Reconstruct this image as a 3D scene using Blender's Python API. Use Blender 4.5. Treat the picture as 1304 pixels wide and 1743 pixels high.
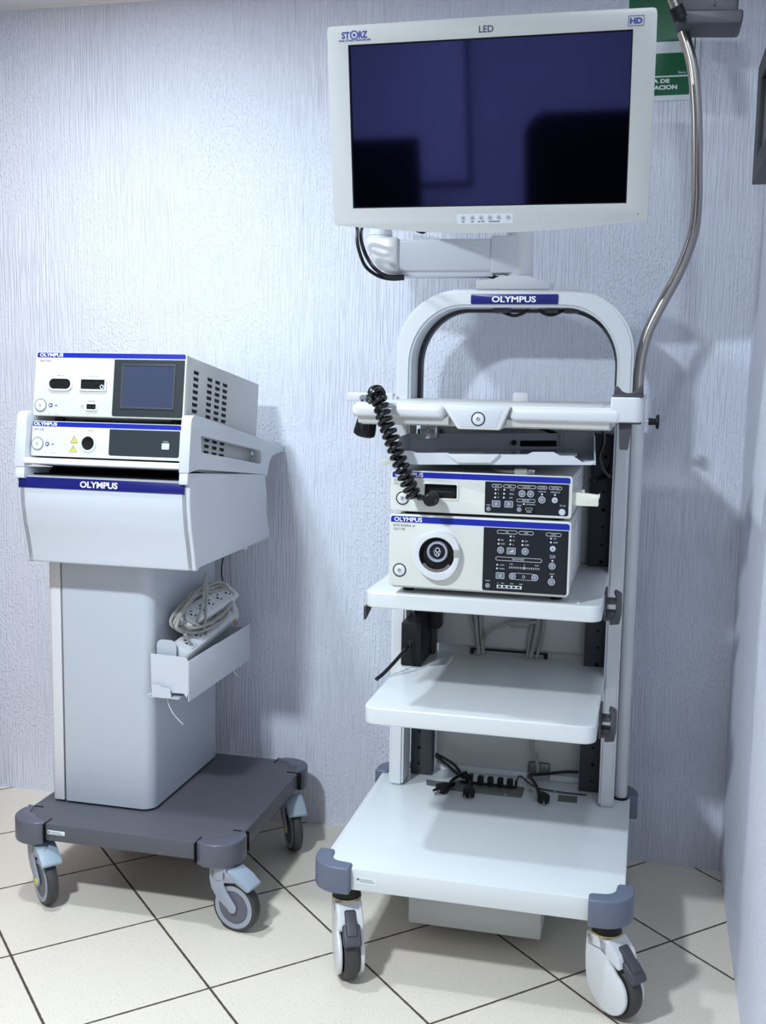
import bpy, bmesh, math, random
from mathutils import Matrix, Vector
from mathutils.geometry import tessellate_polygon
R = math.radians
random.seed(7)
for o in list(bpy.data.objects):
    bpy.data.objects.remove(o)
S = bpy.context.scene
COL = S.collection

# ------------------------------------------------------------------ camera
cam_d = bpy.data.cameras.new('camera')
cam = bpy.data.objects.new('camera', cam_d); COL.objects.link(cam)
yaw, pit, rol = 0.23807736, -0.12687909, -0.01697066
rot = Matrix.Rotation(yaw, 3, 'Z') @ Matrix.Rotation(pit, 3, 'X') @ Matrix.Rotation(rol, 3, 'Y')
cr, cf, cu = rot.col[0], rot.col[1], rot.col[2]
m = Matrix.Identity(4)
for i in range(3):
    m[i][0], m[i][1], m[i][2] = cr[i], cu[i], -cf[i]
m.translation = (0.30045, -2.85202, 1.27720)
cam.matrix_world = m
cam_d.sensor_fit = 'HORIZONTAL'; cam_d.sensor_width = 36.0
cam_d.lens = 1860.22 * 36.0 / 1304.0
cam_d.clip_start = 0.05
S.camera = cam

# ------------------------------------------------------------------ world, exposure
w = bpy.data.worlds.new('world'); S.world = w; w.use_nodes = True
w.node_tree.nodes['Background'].inputs[0].default_value = (0.55, 0.65, 0.85, 1)
w.node_tree.nodes['Background'].inputs[1].default_value = 0.2
S.view_settings.view_transform = 'Standard'
S.view_settings.look = 'None'
S.view_settings.exposure = 0.17
S.view_settings.gamma = 1.0
S.view_settings.use_curve_mapping = False
LIGHT_COL = (0.81, 0.91, 1.0)
# ceiling lamps: (x, y, power in watts, radius); the last is an added fill lamp for the rear wall
LAMPS = [(-1.02, -0.88, 17.5, 0.06), (0.37, -0.68, 2.0, 0.05), (-0.85, -2.25, 60.0, 0.09), (-0.6, -4.3, 6.5, 0.22)]
CEIL = 2.27

# ------------------------------------------------------------------ materials
def mat(name, col, rough=0.45, metal=0.0, spec=0.5, bump=0.0, bscale=300, coat=0.0, alpha=1.0, emit=None):
    M_ = bpy.data.materials.new(name); M_.use_nodes = True
    nt = M_.node_tree; b = nt.nodes['Principled BSDF']
    b.inputs['Base Color'].default_value = (*col, 1)
    b.inputs['Roughness'].default_value = rough
    b.inputs['Metallic'].default_value = metal
    b.inputs['Specular IOR Level'].default_value = spec
    b.inputs['Coat Weight'].default_value = coat
    if emit:
        b.inputs['Emission Color'].default_value = (*emit[0], 1)
        b.inputs['Emission Strength'].default_value = emit[1]
    # a very light procedural variation of roughness and surface grain
    tc = nt.nodes.new('ShaderNodeTexCoord')
    n = nt.nodes.new('ShaderNodeTexNoise'); n.inputs['Scale'].default_value = bscale
    nt.links.new(tc.outputs['Object'], n.inputs['Vector'])
    mr = nt.nodes.new('ShaderNodeMapRange')
    mr.inputs['To Min'].default_value = max(rough - 0.015, 0.0); mr.inputs['To Max'].default_value = min(rough + 0.015, 1)
    nt.links.new(n.outputs['Fac'], mr.inputs['Value']); nt.links.new(mr.outputs[0], b.inputs['Roughness'])
    if bump > 0:
        bp = nt.nodes.new('ShaderNodeBump'); bp.inputs['Strength'].default_value = bump
        bp.inputs['Distance'].default_value = 0.001
        nt.links.new(n.outputs['Fac'], bp.inputs['Height']); nt.links.new(bp.outputs['Normal'], b.inputs['Normal'])
    return M_

def wall_mat(name, along, streak=1.0, grain=1.0, col=(0.70, 0.735, 0.835)):
    """white plaster, combed vertically; along = index of the horizontal axis of the wall"""
    M_ = bpy.data.materials.new(name); M_.use_nodes = True
    nt = M_.node_tree; b = nt.nodes['Principled BSDF']; L = nt.links.new
    b.inputs['Base Color'].default_value = (*col, 1); b.inputs['Roughness'].default_value = 0.62
    b.inputs['Specular IOR Level'].default_value = 0.35
    g = nt.nodes.new('ShaderNodeNewGeometry')
    mp = nt.nodes.new('ShaderNodeMapping'); L(g.outputs['Position'], mp.inputs['Vector'])
    mp.inputs['Scale'].default_value = (210, 210, 7)
    n1 = nt.nodes.new('ShaderNodeTexNoise'); n1.inputs['Scale'].default_value = 1.0; n1.inputs['Detail'].default_value = 1.5
    L(mp.outputs[0], n1.inputs['Vector'])
    n2 = nt.nodes.new('ShaderNodeTexNoise'); n2.inputs['Scale'].default_value = 150; n2.inputs['Detail'].default_value = 2
    mp2 = nt.nodes.new('ShaderNodeMapping'); mp2.inputs['Scale'].default_value = (1.2, 1.2, 0.7)
    L(g.outputs['Position'], mp2.inputs['Vector']); L(mp2.outputs[0], n2.inputs['Vector'])
    # where combing is stronger / where lumps are stronger
    n3 = nt.nodes.new('ShaderNodeTexNoise'); n3.inputs['Scale'].default_value = 3.0; L(g.outputs['Position'], n3.inputs['Vector'])
    mx = nt.nodes.new('ShaderNodeMix'); mx.data_type = 'FLOAT'
    mr = nt.nodes.new('ShaderNodeMapRange'); mr.inputs[1].default_value = 0.35; mr.inputs[2].default_value = 0.62
    mr.inputs[3].default_value = 0.25; mr.inputs[4].default_value = 0.9
    L(n3.outputs['Fac'], mr.inputs[0])
    k1 = nt.nodes.new('ShaderNodeMath'); k1.operation = 'MULTIPLY'; k1.inputs[1].default_value = streak; L(n1.outputs['Fac'], k1.inputs[0])
    k2 = nt.nodes.new('ShaderNodeMath'); k2.operation = 'MULTIPLY'; k2.inputs[1].default_value = grain; L(n2.outputs['Fac'], k2.inputs[0])
    def peaks(v, lo, hi):
        q = nt.nodes.new('ShaderNodeMapRange'); q.interpolation_type = 'SMOOTHSTEP'
        q.inputs[1].default_value = lo; q.inputs[2].default_value = hi; L(v, q.inputs[0]); return q.outputs[0]
    L(mr.outputs[0], mx.inputs[0]); L(peaks(k2.outputs[0], .46 * grain, .72 * grain), mx.inputs[2]); L(peaks(k1.outputs[0], .36 * streak, .62 * streak), mx.inputs[3])
    bp = nt.nodes.new('ShaderNodeBump'); bp.inputs['Strength'].default_value = 1.0; bp.inputs['Distance'].default_value = 0.0020
    L(mx.outputs[0], bp.inputs['Height']); L(bp.outputs['Normal'], b.inputs['Normal'])
    return M_

def floor_mat():
    M_ = bpy.data.materials.new('cream_tiles'); M_.use_nodes = True
    nt = M_.node_tree; b = nt.nodes['Principled BSDF']; L = nt.links.new
    def math_(op, a, c=None):
        n = nt.nodes.new('ShaderNodeMath'); n.operation = op
        for i, v in enumerate((a, c)):
            if v is None: continue
            if isinstance(v, (int, float)): n.inputs[i].default_value = v
            else: L(v, n.inputs[i])
        return n.outputs[0]
    g = nt.nodes.new('ShaderNodeNewGeometry')
    sp = nt.nodes.new('ShaderNodeSeparateXYZ'); L(g.outputs['Position'], sp.inputs[0])
    ca, sa, T = math.cos(0.776), math.sin(0.776), 0.33
    dx = math_('ADD', sp.outputs[0], 0.9989); dy = math_('ADD', sp.outputs[1], 0.3914)
    u = math_('DIVIDE', math_('ADD', math_('MULTIPLY', dx, ca), math_('MULTIPLY', dy, sa)), T)
    v = math_('DIVIDE', math_('SUBTRACT', math_('MULTIPLY', dx, sa), math_('MULTIPLY', dy, ca)), T)
    def edge(q):
        f = math_('FRACT', math_('ADD', q, 10.5)); return math_('ABSOLUTE', math_('SUBTRACT', f, 0.5))
    # wobble the edge a little
    nw = nt.nodes.new('ShaderNodeTexNoise'); nw.inputs['Scale'].default_value = 60; L(g.outputs['Position'], nw.inputs['Vector'])
    wob = math_('MULTIPLY', math_('SUBTRACT', nw.outputs['Fac'], 0.5), 0.006)
    d = math_('ADD', math_('MINIMUM', edge(u), edge(v)), wob)
    gr = nt.nodes.new('ShaderNodeMapRange'); gr.inputs[1].default_value = 0.0065; gr.inputs[2].default_value = 0.0095
    L(d, gr.inputs[0])                                   # 0 grout .. 1 tile
    # speckle and soft clouding of the glaze
    n1 = nt.nodes.new('ShaderNodeTexNoise'); n1.inputs['Scale'].default_value = 260; n1.inputs['Detail'].default_value = 2
    L(g.outputs['Position'], n1.inputs['Vector'])
    r1 = nt.nodes.new('ShaderNodeValToRGB')
    r1.color_ramp.elements[0].position = 0.27; r1.color_ramp.elements[0].color = (0.50, 0.44, 0.36, 1)
    r1.color_ramp.elements[1].position = 0.42; r1.color_ramp.elements[1].color = (0.73, 0.665, 0.575, 1)
    L(n1.outputs['Fac'], r1.inputs[0])
    mix = nt.nodes.new('ShaderNodeMix'); mix.data_type = 'RGBA'
    mix.inputs[6].default_value = (0.075, 0.055, 0.042, 1)
    L(gr.outputs[0], mix.inputs[0]); L(r1.outputs[0], mix.inputs[7]); L(mix.outputs[2], b.inputs['Base Color'])
    rr = nt.nodes.new('ShaderNodeMapRange'); rr.inputs[3].default_value = 0.8; rr.inputs[4].default_value = 0.33
    L(gr.outputs[0], rr.inputs[0]); L(rr.outputs[0], b.inputs['Roughness'])
    b.inputs['Specular IOR Level'].default_value = 0.35
    bp = nt.nodes.new('ShaderNodeBump'); bp.inputs['Strength'].default_value = 0.6; bp.inputs['Distance'].default_value = 0.002
    L(gr.outputs[0], bp.inputs['Height']); L(bp.outputs['Normal'], b.inputs['Normal'])
    return M_

def wood_mat():
    M_ = bpy.data.materials.new('varnished_wood'); M_.use_nodes = True
    nt = M_.node_tree; b = nt.nodes['Principled BSDF']; L = nt.links.new
    tc = nt.nodes.new('ShaderNodeTexCoord'); mp = nt.nodes.new('ShaderNodeMapping'); mp.inputs['Scale'].default_value = (40, 40, 2)
    n = nt.nodes.new('ShaderNodeTexNoise'); n.inputs['Scale'].default_value = 1.5; n.inputs['Detail'].default_value = 5
    L(tc.outputs['Object'], mp.inputs[0]); L(mp.outputs[0], n.inputs['Vector'])
    r = nt.nodes.new('ShaderNodeValToRGB'); r.color_ramp.elements[0].color = (0.22, 0.09, 0.025, 1); r.color_ramp.elements[1].color = (0.5, 0.24, 0.08, 1)
    L(n.outputs['Fac'], r.inputs[0]); L(r.outputs[0], b.inputs['Base Color']); b.inputs['Roughness'].default_value = 0.35
    return M_

M = dict(
    white=mat('white_enamel', (0.67, 0.69, 0.71), 0.32, coat=0.15),
    shelf=mat('white_laminate', (0.68, 0.71, 0.72), 0.30, coat=0.1),
    bezel=mat('warm_white_plastic', (0.66, 0.675, 0.635), 0.42, bump=0.05, bscale=900),
    monitor=mat('monitor_plastic', (0.52, 0.535, 0.53), 0.45, bump=0.05, bscale=900),
    casew=mat('painted_case', (0.58, 0.59, 0.575), 0.45, bump=0.05, bscale=700),
    hood=mat('hood_plastic', (0.62, 0.65, 0.70), 0.38),
    column=mat('column_sheet', (0.53, 0.565, 0.62), 0.42, bump=0.03, bscale=800),
    strip=mat('column_side', (0.72, 0.72, 0.74), 0.45),
    gap=mat('dark_recess', (0.006, 0.006, 0.006), 0.7, spec=0.2),
    slate=mat('slate_blue_rubber', (0.125, 0.145, 0.205), 0.42),
    slate_d=mat('dark_slate_base', (0.086, 0.088, 0.106), 0.45, bump=0.08, bscale=900),
    bump_d=mat('base_corner_plastic', (0.100, 0.104, 0.135), 0.38),
    grey=mat('caster_grey_plastic', (0.33, 0.36, 0.42), 0.45),
    pedal=mat('pedal_blue_grey', (0.30, 0.37, 0.44), 0.4),
    hub=mat('wheel_hub', (0.12, 0.12, 0.15), 0.5),
    tyre=mat('tyre_rubber', (0.045, 0.043, 0.043), 0.6),
    darkgrey=mat('dark_grey_plastic', (0.060, 0.062, 0.074), 0.45, spec=0.4),
    rail=mat('dark_grey_rail', (0.050, 0.052, 0.060), 0.5, spec=0.35),
    black=mat('black_plastic', (0.007, 0.007, 0.008), 0.45, spec=0.3),
    cord=mat('black_cord', (0.006, 0.006, 0.007), 0.25, spec=0.4, coat=0.15),
    gcord=mat('grey_cord', (0.36, 0.36, 0.33), 0.5),
    blue=mat('royal_blue', (0.005, 0.017, 0.33), 0.35),
    navy=mat('navy_blue', (0.009, 0.011, 0.155), 0.32),
    panel=mat('charcoal_panel', (0.013, 0.015, 0.021), 0.3, spec=0.35),
    panelg=mat('grey_panel', (0.024, 0.031, 0.036), 0.4, spec=0.35),
    mark=mat('pale_print', (0.62, 0.66, 0.70), 0.5),
    letter=mat('white_print', (0.85, 0.87, 0.90), 0.5),
    print=mat('grey_print', (0.20, 0.21, 0.23), 0.6),
    inkblue=mat('blue_ink', (0.03, 0.035, 0.26), 0.5),
    inkdark=mat('dark_ink', (0.03, 0.035, 0.10), 0.5),
    btn=mat('grey_button', (0.14, 0.16, 0.21), 0.4),
    btnl=mat('light_button', (0.55, 0.60, 0.66), 0.4),
    chrome=mat('brushed_steel', (0.42, 0.39, 0.36), 0.24, metal=1.0),
    steel=mat('polished_steel', (0.62, 0.62, 0.62), 0.2, metal=1.0),
    zinc=mat('zinc_plate', (0.22, 0.23, 0.22), 0.45, metal=0.6),
    brass=mat('brass_ring', (0.52, 0.40, 0.20), 0.35, metal=0.7),
    lcd=mat('small_screen', (0.045, 0.056, 0.100), 0.2),
    glass=mat('dark_screen_glass', (0.092, 0.097, 0.285), 0.05, metal=1.0),
    yellow=mat('yellow_print', (0.75, 0.62, 0.05), 0.5),
    lime=mat('yellow_cap', (0.60, 0.62, 0.06), 0.45),
    green=mat('sign_green', (0.004, 0.115, 0.045), 0.4),
    signw=mat('sign_white', (0.72, 0.78, 0.80), 0.4),
    paper=mat('paper', (0.72, 0.75, 0.72), 0.6),
    clear=mat('plastic_sleeve', (0.30, 0.33, 0.36), 0.15),
    cream=mat('cream_plastic', (0.74, 0.74, 0.64), 0.42),
    fabric=mat('black_fabric', (0.005, 0.005, 0.006), 0.9, spec=0.1, bump=0.4, bscale=500),
    wood=wood_mat(),
    floor=floor_mat(),
    wallb=wall_mat('combed_plaster', 0),
    wallr=wall_mat('grainy_plaster', 1, streak=0.35, grain=1.1),
    ceil=mat('bounce_dimmed_ceiling', (0.34, 0.35, 0.36), 0.7),  # ceiling colour darkened to weaken bounced light and deepen shadows
    wallo=wall_mat('bounce_dimmed_plaster', 0, streak=0.6, col=(0.12, 0.13, 0.15)),  # unseen left wall, coloured dark so it bounces less light
    wallo2=mat('grey_board', (0.56, 0.58, 0.62), 0.55),
    wallq=wall_mat('rear_plaster', 0, streak=0.6, col=(0.50, 0.52, 0.56)),
    darkscreen=mat('switched_off_display', (0.006, 0.006, 0.008), 0.6, spec=0.1),
    cornice=mat('cornice_and_ceiling_white', (0.75, 0.76, 0.78), 0.6),
    lamp=mat('lamp_diffuser', (0.9, 0.9, 0.9), 0.5, emit=((0.85, 0.93, 1.0), 12.0)),
    tie=mat('nylon_tie', (0.75, 0.78, 0.80), 0.4),
)

# ------------------------------------------------------------------ mesh helpers
class MB:
    """collects shapes into one mesh"""
    def __init__(self, X=None):
        self.bm = bmesh.new(); self.X = X
    def _merge(self, t):
        me = bpy.data.meshes.new('tmp'); t.to_mesh(me); t.free()
        self.bm.from_mesh(me); bpy.data.meshes.remove(me); return self
    def box(self, x0, x1, y0, y1, z0, z1, b=0.0, seg=2, X=None):
        t = bmesh.new()
        v = [t.verts.new((x, y, z)) for x in (x0, x1) for y in (y0, y1) for z in (z0, z1)]
        for f in ((0, 1, 3, 2), (4, 6, 7, 5), (0, 4, 5, 1), (2, 3, 7, 6), (0, 2, 6, 4), (1, 5, 7, 3)):
            t.faces.new([v[i] for i in f])
        bmesh.ops.recalc_face_normals(t, faces=t.faces)
        if b > 0: bmesh.ops.bevel(t, geom=t.edges[:], offset=b, segments=seg, affect='EDGES', profile=0.5)
        if X is not None: bmesh.ops.transform(t, matrix=X, verts=t.verts)
        return self._merge(t)
    def prism(self, outer, axis, a0, a1, holes=(), b=0.0, seg=2, X=None):
        """polygon swept along an axis; 'x': (y,z)  'y': (x,z)  'z': (x,y)"""
        def P(p, a):
            return {'x': (a, p[0], p[1]), 'y': (p[0], a, p[1]), 'z': (p[0], p[1], a)}[axis]
        t = bmesh.new()
        loops = [list(outer)] + [list(h) for h in holes]
        lo = [[t.verts.new(P(p, a0)) for p in l] for l in loops]
        hi = [[t.verts.new(P(p, a1)) for p in l] for l in loops]
        if holes:
            flat0 = [v for l in lo for v in l]; flat1 = [v for l in hi for v in l]
            for tri in tessellate_polygon([[Vector((p[0], p[1], 0)) for p in l] for l in loops]):
                t.faces.new([flat0[i] for i in tri]); t.faces.new([flat1[i] for i in reversed(tri)])
        else:
            t.faces.new(lo[0]); t.faces.new(list(reversed(hi[0])))
        for l0, l1 in zip(lo, hi):
            n = len(l0)
            for i in range(n):
                j = (i + 1) % n; t.faces.new((l0[i], l0[j], l1[j], l1[i]))
        bmesh.ops.recalc_face_normals(t, faces=t.faces)
        if b > 0:
            es = [e for e in t.edges if len(e.link_faces) == 2 and e.calc_face_angle(0) > R(50)]
            bmesh.ops.bevel(t, geom=es, offset=b, segments=seg, affect='EDGES', profile=0.5, clamp_overlap=True)
        if X is not None: bmesh.ops.transform(t, matrix=X, verts=t.verts)
        return self._merge(t)
    def cyl(self, p0, p1, r0, r1=None, seg=28, b=0.0, X=None):
        if r1 is None: r1 = r0
        p0, p1 = Vector(p0), Vector(p1); d = p1 - p0
        t = bmesh.new()
        bmesh.ops.create_cone(t, cap_ends=True, segments=seg, radius1=r0, radius2=r1, depth=d.length)
        if b > 0:
            es = [e for e in t.edges if e.calc_face_angle(0) > R(50)]
            bmesh.ops.bevel(t, geom=es, offset=b, segments=2, affect='EDGES', profile=0.5)
        bmesh.ops.transform(t, matrix=Matrix.Translation((p0 + p1) / 2) @ d.to_track_quat('Z', 'Y').to_matrix().to_4x4(), verts=t.verts)
        if X is not None: bmesh.ops.transform(t, matrix=X, verts=t.verts)
        return self._merge(t)
    def lathe(self, prof, origin=(0, 0, 0), axis=(0, 0, 1), seg=36, X=None, ring=False):
        """prof: (radius, height) from bottom to top along axis"""
        t = bmesh.new(); rings = []
        for r, h in prof:
            rings.append([t.verts.new((r * math.cos(2 * math.pi * i / seg), r * math.sin(2 * math.pi * i / seg), h)) for i in range(seg)])
        for a, c in zip(rings, rings[1:] + ([rings[0]] if ring else [])):
            for i in range(seg):
                j = (i + 1) % seg; t.faces.new((a[i], a[j], c[j], c[i]))
        if ring: pass
        elif prof[0][0] > 1e-6: t.faces.new(list(reversed(rings[0])))
        if prof[-1][0] > 1e-6 and not ring: t.faces.new(rings[-1])
        bmesh.ops.remove_doubles(t, verts=t.verts, dist=1e-6)
        bmesh.ops.recalc_face_normals(t, faces=t.faces)
        q = Vector(axis).to_track_quat('Z', 'Y').to_matrix().to_4x4()
        bmesh.ops.transform(t, matrix=Matrix.Translation(origin) @ q, verts=t.verts)
        if X is not None: bmesh.ops.transform(t, matrix=X, verts=t.verts)
        return self._merge(t)
    def tube(self, pts, r, seg=10, smooth=8, X=None):
        pts = [Vector(p) for p in pts]
        if smooth > 1 and len(pts) > 2:
            q = [pts[0] * 2 - pts[1]] + pts + [pts[-1] * 2 - pts[-2]]; out = []
            for i in range(1, len(q) - 2):
                a, b_, c, d = q[i - 1:i + 3]
                for k in range(smooth):
                    s = k / smooth
                    out.append(0.5 * ((2 * b_) + (c - a) * s + (2 * a - 5 * b_ + 4 * c - d) * s * s + (3 * b_ - a - 3 * c + d) * s ** 3))
            out.append(pts[-1]); pts = out
        t = bmesh.new(); rings = []; nrm = None
        for i, p in enumerate(pts):
            tg = (pts[min(i + 1, len(pts) - 1)] - pts[max(i - 1, 0)]).normalized()
            if nrm is None:
                nrm = tg.orthogonal().normalized()
            nrm = (nrm - tg * nrm.dot(tg))
            nrm = nrm.normalized() if nrm.length > 1e-6 else tg.orthogonal().normalized()
            bn = tg.cross(nrm)
            rr = r(i / max(len(pts) - 1, 1)) if callable(r) else r
            rings.append([t.verts.new(p + nrm * (rr * math.cos(2 * math.pi * k / seg)) + bn * (rr * math.sin(2 * math.pi * k / seg))) for k in range(seg)])
        for a, c in zip(rings, rings[1:]):
            for k in range(seg):
                j = (k + 1) % seg; t.faces.new((a[k], a[j], c[j], c[k]))
        t.faces.new(list(reversed(rings[0]))); t.faces.new(rings[-1])
        bmesh.ops.recalc_face_normals(t, faces=t.faces)
        if X is not None: bmesh.ops.transform(t, matrix=X, verts=t.verts)
        return self._merge(t)
    def text(self, s, cx, cz, width, height, y=0.0, bold=0.0, X=None, depth=0.0004):
        """lettering in the x-z plane facing -y, fitted to width and height"""
        c = bpy.data.curves.new('t', 'FONT'); c.body = s; c.extrude = 0.02; c.offset = bold * 1.25; c.resolution_u = 3
        ob = bpy.data.objects.new('t', c); COL.objects.link(ob)
        dg = bpy.context.evaluated_depsgraph_get(); dg.update()
        me = bpy.data.meshes.new_from_object(ob.evaluated_get(dg))
        bpy.data.objects.remove(ob); bpy.data.curves.remove(c)
        xs = [v.co.x for v in me.vertices]; ys = [v.co.y for v in me.vertices]
        x0, x1, y0, y1 = min(xs), max(xs), min(ys), max(ys)
        sx = width / (x1 - x0); sy = height / (y1 - y0) if height else sx
        for v in me.vertices:
            a, b_, d = v.co
            v.co = (cx + (a - (x0 + x1) / 2) * sx, y - (0 if d < 0 else depth), cz + (b_ - (y0 + y1) / 2) * sy)
        t = bmesh.new(); t.from_mesh(me); bpy.data.meshes.remove(me)
        bmesh.ops.recalc_face_normals(t, faces=t.faces)
        if X is not None: bmesh.ops.transform(t, matrix=X, verts=t.verts)
        return self._merge(t)
    def pill(self, x0, x1, z0, z1, y, wd=0.0008, r=None, depth=0.0004, X=None):
        """outlined rounded rectangle facing -y"""
        r = r if r is not None else (z1 - z0) / 2 * 0.98
        return self.prism(rrect(x0, x1, z0, z1, r, 5), 'y', y - depth, y,
                          [rrect(x0 + wd, x1 - wd, z0 + wd, z1 - wd, max(r - wd, 0.0003), 5)], X=X)
    def dot(self, x, z, r, y, depth=0.0005, seg=14, X=None):
        return self.cyl((x, y, z), (x, y - depth, z), r, seg=seg, X=X)
    def build(self, name, material, parent=None, angle=35):
        me = bpy.data.meshes.new(name)
        root = parent
        while root is not None and root.parent: root = root.parent
        if root is not None and not root.get('_tmp_local'):
            bmesh.ops.translate(self.bm, verts=self.bm.verts, vec=-root.location)
        self.bm.to_mesh(me); self.bm.free()
        me.materials.append(material)
        me.shade_smooth(); me.set_sharp_from_angle(angle=R(angle))
        o = bpy.data.objects.new(name, me); COL.objects.link(o)
        if parent is not None: o.parent = parent
        return o

def rrect(x0, x1, y0, y1, r, n=6):
    if isinstance(r, (int, float)): r = (r,) * 4          # corners: (x0,y0) (x1,y0) (x1,y1) (x0,y1)
    out = []
    for (cx, cy, a0, rr) in ((x0, y0, 180, r[0]), (x1, y0, 270, r[1]), (x1, y1, 0, r[2]), (x0, y1, 90, r[3])):
        sx = 1 if cx == x0 else -1; sy = 1 if cy == y0 else -1
        if rr < 1e-6: out.append((cx, cy)); continue
        for i in range(n + 1):
            a = R(a0 + 90 * i / n); out.append((cx + sx * rr + rr * math.cos(a), cy + sy * rr + rr * math.sin(a)))
    return out
def circ(cx, cy, r, n=32, a0=0, a1=360):
    full = abs(a1 - a0 - 360) < 1e-6
    k = n if full else n + 1
    return [(cx + r * math.cos(R(a0 + (a1 - a0) * i / n)), cy + r * math.sin(R(a0 + (a1 - a0) * i / n))) for i in range(k)]
def bez(p0, p1, p2, n=8):
    return [((1 - t) ** 2 * p0[0] + 2 * t * (1 - t) * p1[0] + t * t * p2[0], (1 - t) ** 2 * p0[1] + 2 * t * (1 - t) * p1[1] + t * t * p2[1]) for t in [i / n for i in range(n + 1)]]

def tag(o, label, cat, group=None):
    o['label'] = label; o['category'] = cat
    if group: o['group'] = group
    return o
def thing(name, label, cat, loc=(0, 0, 0), group=None, rot=None, local=False):
    o = bpy.data.objects.new(name, None); COL.objects.link(o)
    o.empty_display_size = 0.05; o.location = loc
    if rot: o.rotation_euler = rot
    if local: o['_tmp_local'] = 1
    return tag(o, label, cat, group)
def struct(mb, name, material):
    o = mb.build(name, material); o['kind'] = 'structure'; return o
def copy_thing(src, loc, label):
    r = src.copy(); COL.objects.link(r); r.location = loc; r['label'] = label
    for ch in list(src.children):
        c = ch.copy(); COL.objects.link(c); c.parent = r
        for g in list(ch.children):
            d = g.copy(); COL.objects.link(d); d.parent = c
    return r

# ================================================================== THE ROOM
XL, XR, YB = -2.3, 0.53, -5.6
struct(MB().box(XL - .1, XR + .1, YB - .1, 0.1, -0.08, 0.0), 'floor', M['floor'])
struct(MB().box(XL - .1, XR + .1, 0.0, 0.1, 0.0, CEIL + .1), 'wall_back', M['wallb'])
struct(MB().box(XR, XR + .1, YB, 0.0, 0.0, CEIL + .1), 'wall_right', M['wallr'])
struct(MB().box(XL - .1, XL, YB, 0.0, 0.0, CEIL + .1), 'wall_left', M['wallo'])
struct(MB().box(XL, XR, YB - .1, YB, 0.0, CEIL + .1), 'wall_rear', M['wallq'])
struct(MB().box(XL, XR, YB, 0.0, CEIL, CEIL + .08), 'ceiling', M['ceil'])
struct(MB().prism([(0.0, CEIL - .012), (-.006, CEIL - .012), (-.010, CEIL - .004), (-.40, CEIL - .004), (-.40, CEIL), (0.0, CEIL)], 'x', XL, XR), 'trim_1', M['cornice'])  # cornice widened into a white ceiling band, since the ceiling colour is darkened
d = struct(MB().box(-1.62, -1.582, -0.86, -0.02, 0.004, 2.05, 0.004), 'door_1', M['wood'])
MB().box(-1.56, -1.545, -0.83, -0.70, 0.98, 1.0, 0.004).cyl((-1.583, -.80, .99), (-1.55, -.80, .99), .012).build('door_handle', M['steel'], d)

# ceiling lamps (give the light of the room)
def ceiling_lamp(x, y, p, r, label):
    t = thing('ceiling_light', label, 'ceiling light', (x, y, CEIL), 'recessed ceiling lights')
    MB().lathe([(r, -0.004), (r + .012, -0.006), (r + .016, -0.002), (r + .016, 0.0), (r, 0.0)], (x, y, CEIL), ring=True).build('trim_ring', M['ceil'], t)
    MB().lathe([(r, -0.0035), (r * .6, -0.006), (0.0, -0.007)], (x, y, CEIL)).build('diffuser', M['lamp'], t)
    ld = bpy.data.lights.new('lamp_light', 'AREA'); ld.shape = 'DISK'; ld.size = 2 * r; ld.energy = p; ld.color = LIGHT_COL
    lo = bpy.data.objects.new('lamp_light', ld); COL.objects.link(lo); lo.parent = t; lo.location = (0, 0, -0.012)
for (x, y, p, r), lb in zip(LAMPS, ('small round ceiling light above the left cart', 'small round ceiling light above the right cart',
                                  'large round ceiling light in the middle of the room', 'added unseen ceiling light filling the rear wall with light')):
    ceiling_lamp(x, y, p, r, lb)

# ================================================================== shared builders
def olympus(parent, cx, cz, wd, h, y, X=None, name='lettering'):
    return MB().text('OLYMPUS', cx, cz, wd, h, y, bold=0.022, X=X).build(name, M['letter'], parent)

def corner_bumper(parent, cx, cy, sx, sy, z0, z1, ext, arm, material, X=None):
    """corner cap: cx,cy is the plate corner; sx,sy point outward; arm = length along each edge"""
    e = ext; ro = arm * 0.86; ri = arm * 0.42
    o = [(e, -arm), (e, e - ro)]
    o += circ(e - ro, e - ro, ro, 10, 0, 90)[1:]
    o += [(-arm, e)]
    wi = arm * .42
    cap_in = [(-arm, -wi * .45), (-arm * .90, -wi * .55)] + bez((-arm * .72, -wi * .6), (-wi * .62, -wi * .62), (-wi * .6, -arm * .72), 8) + [(-wi * .55, -arm * .90), (-wi * .45, -arm)]
    f = lambda p: (cx + sx * p[0], cy + sy * p[1])
    side_in = [(-arm, 0.0004), (0.0004, 0.0004), (0.0004, -arm)]
    g = MB()
    g.prism([f(p) for p in o + cap_in], 'z', z0, z1 + 0.006, b=0.004, seg=3)
    return g.build('corner_bumper', material, parent)

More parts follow.
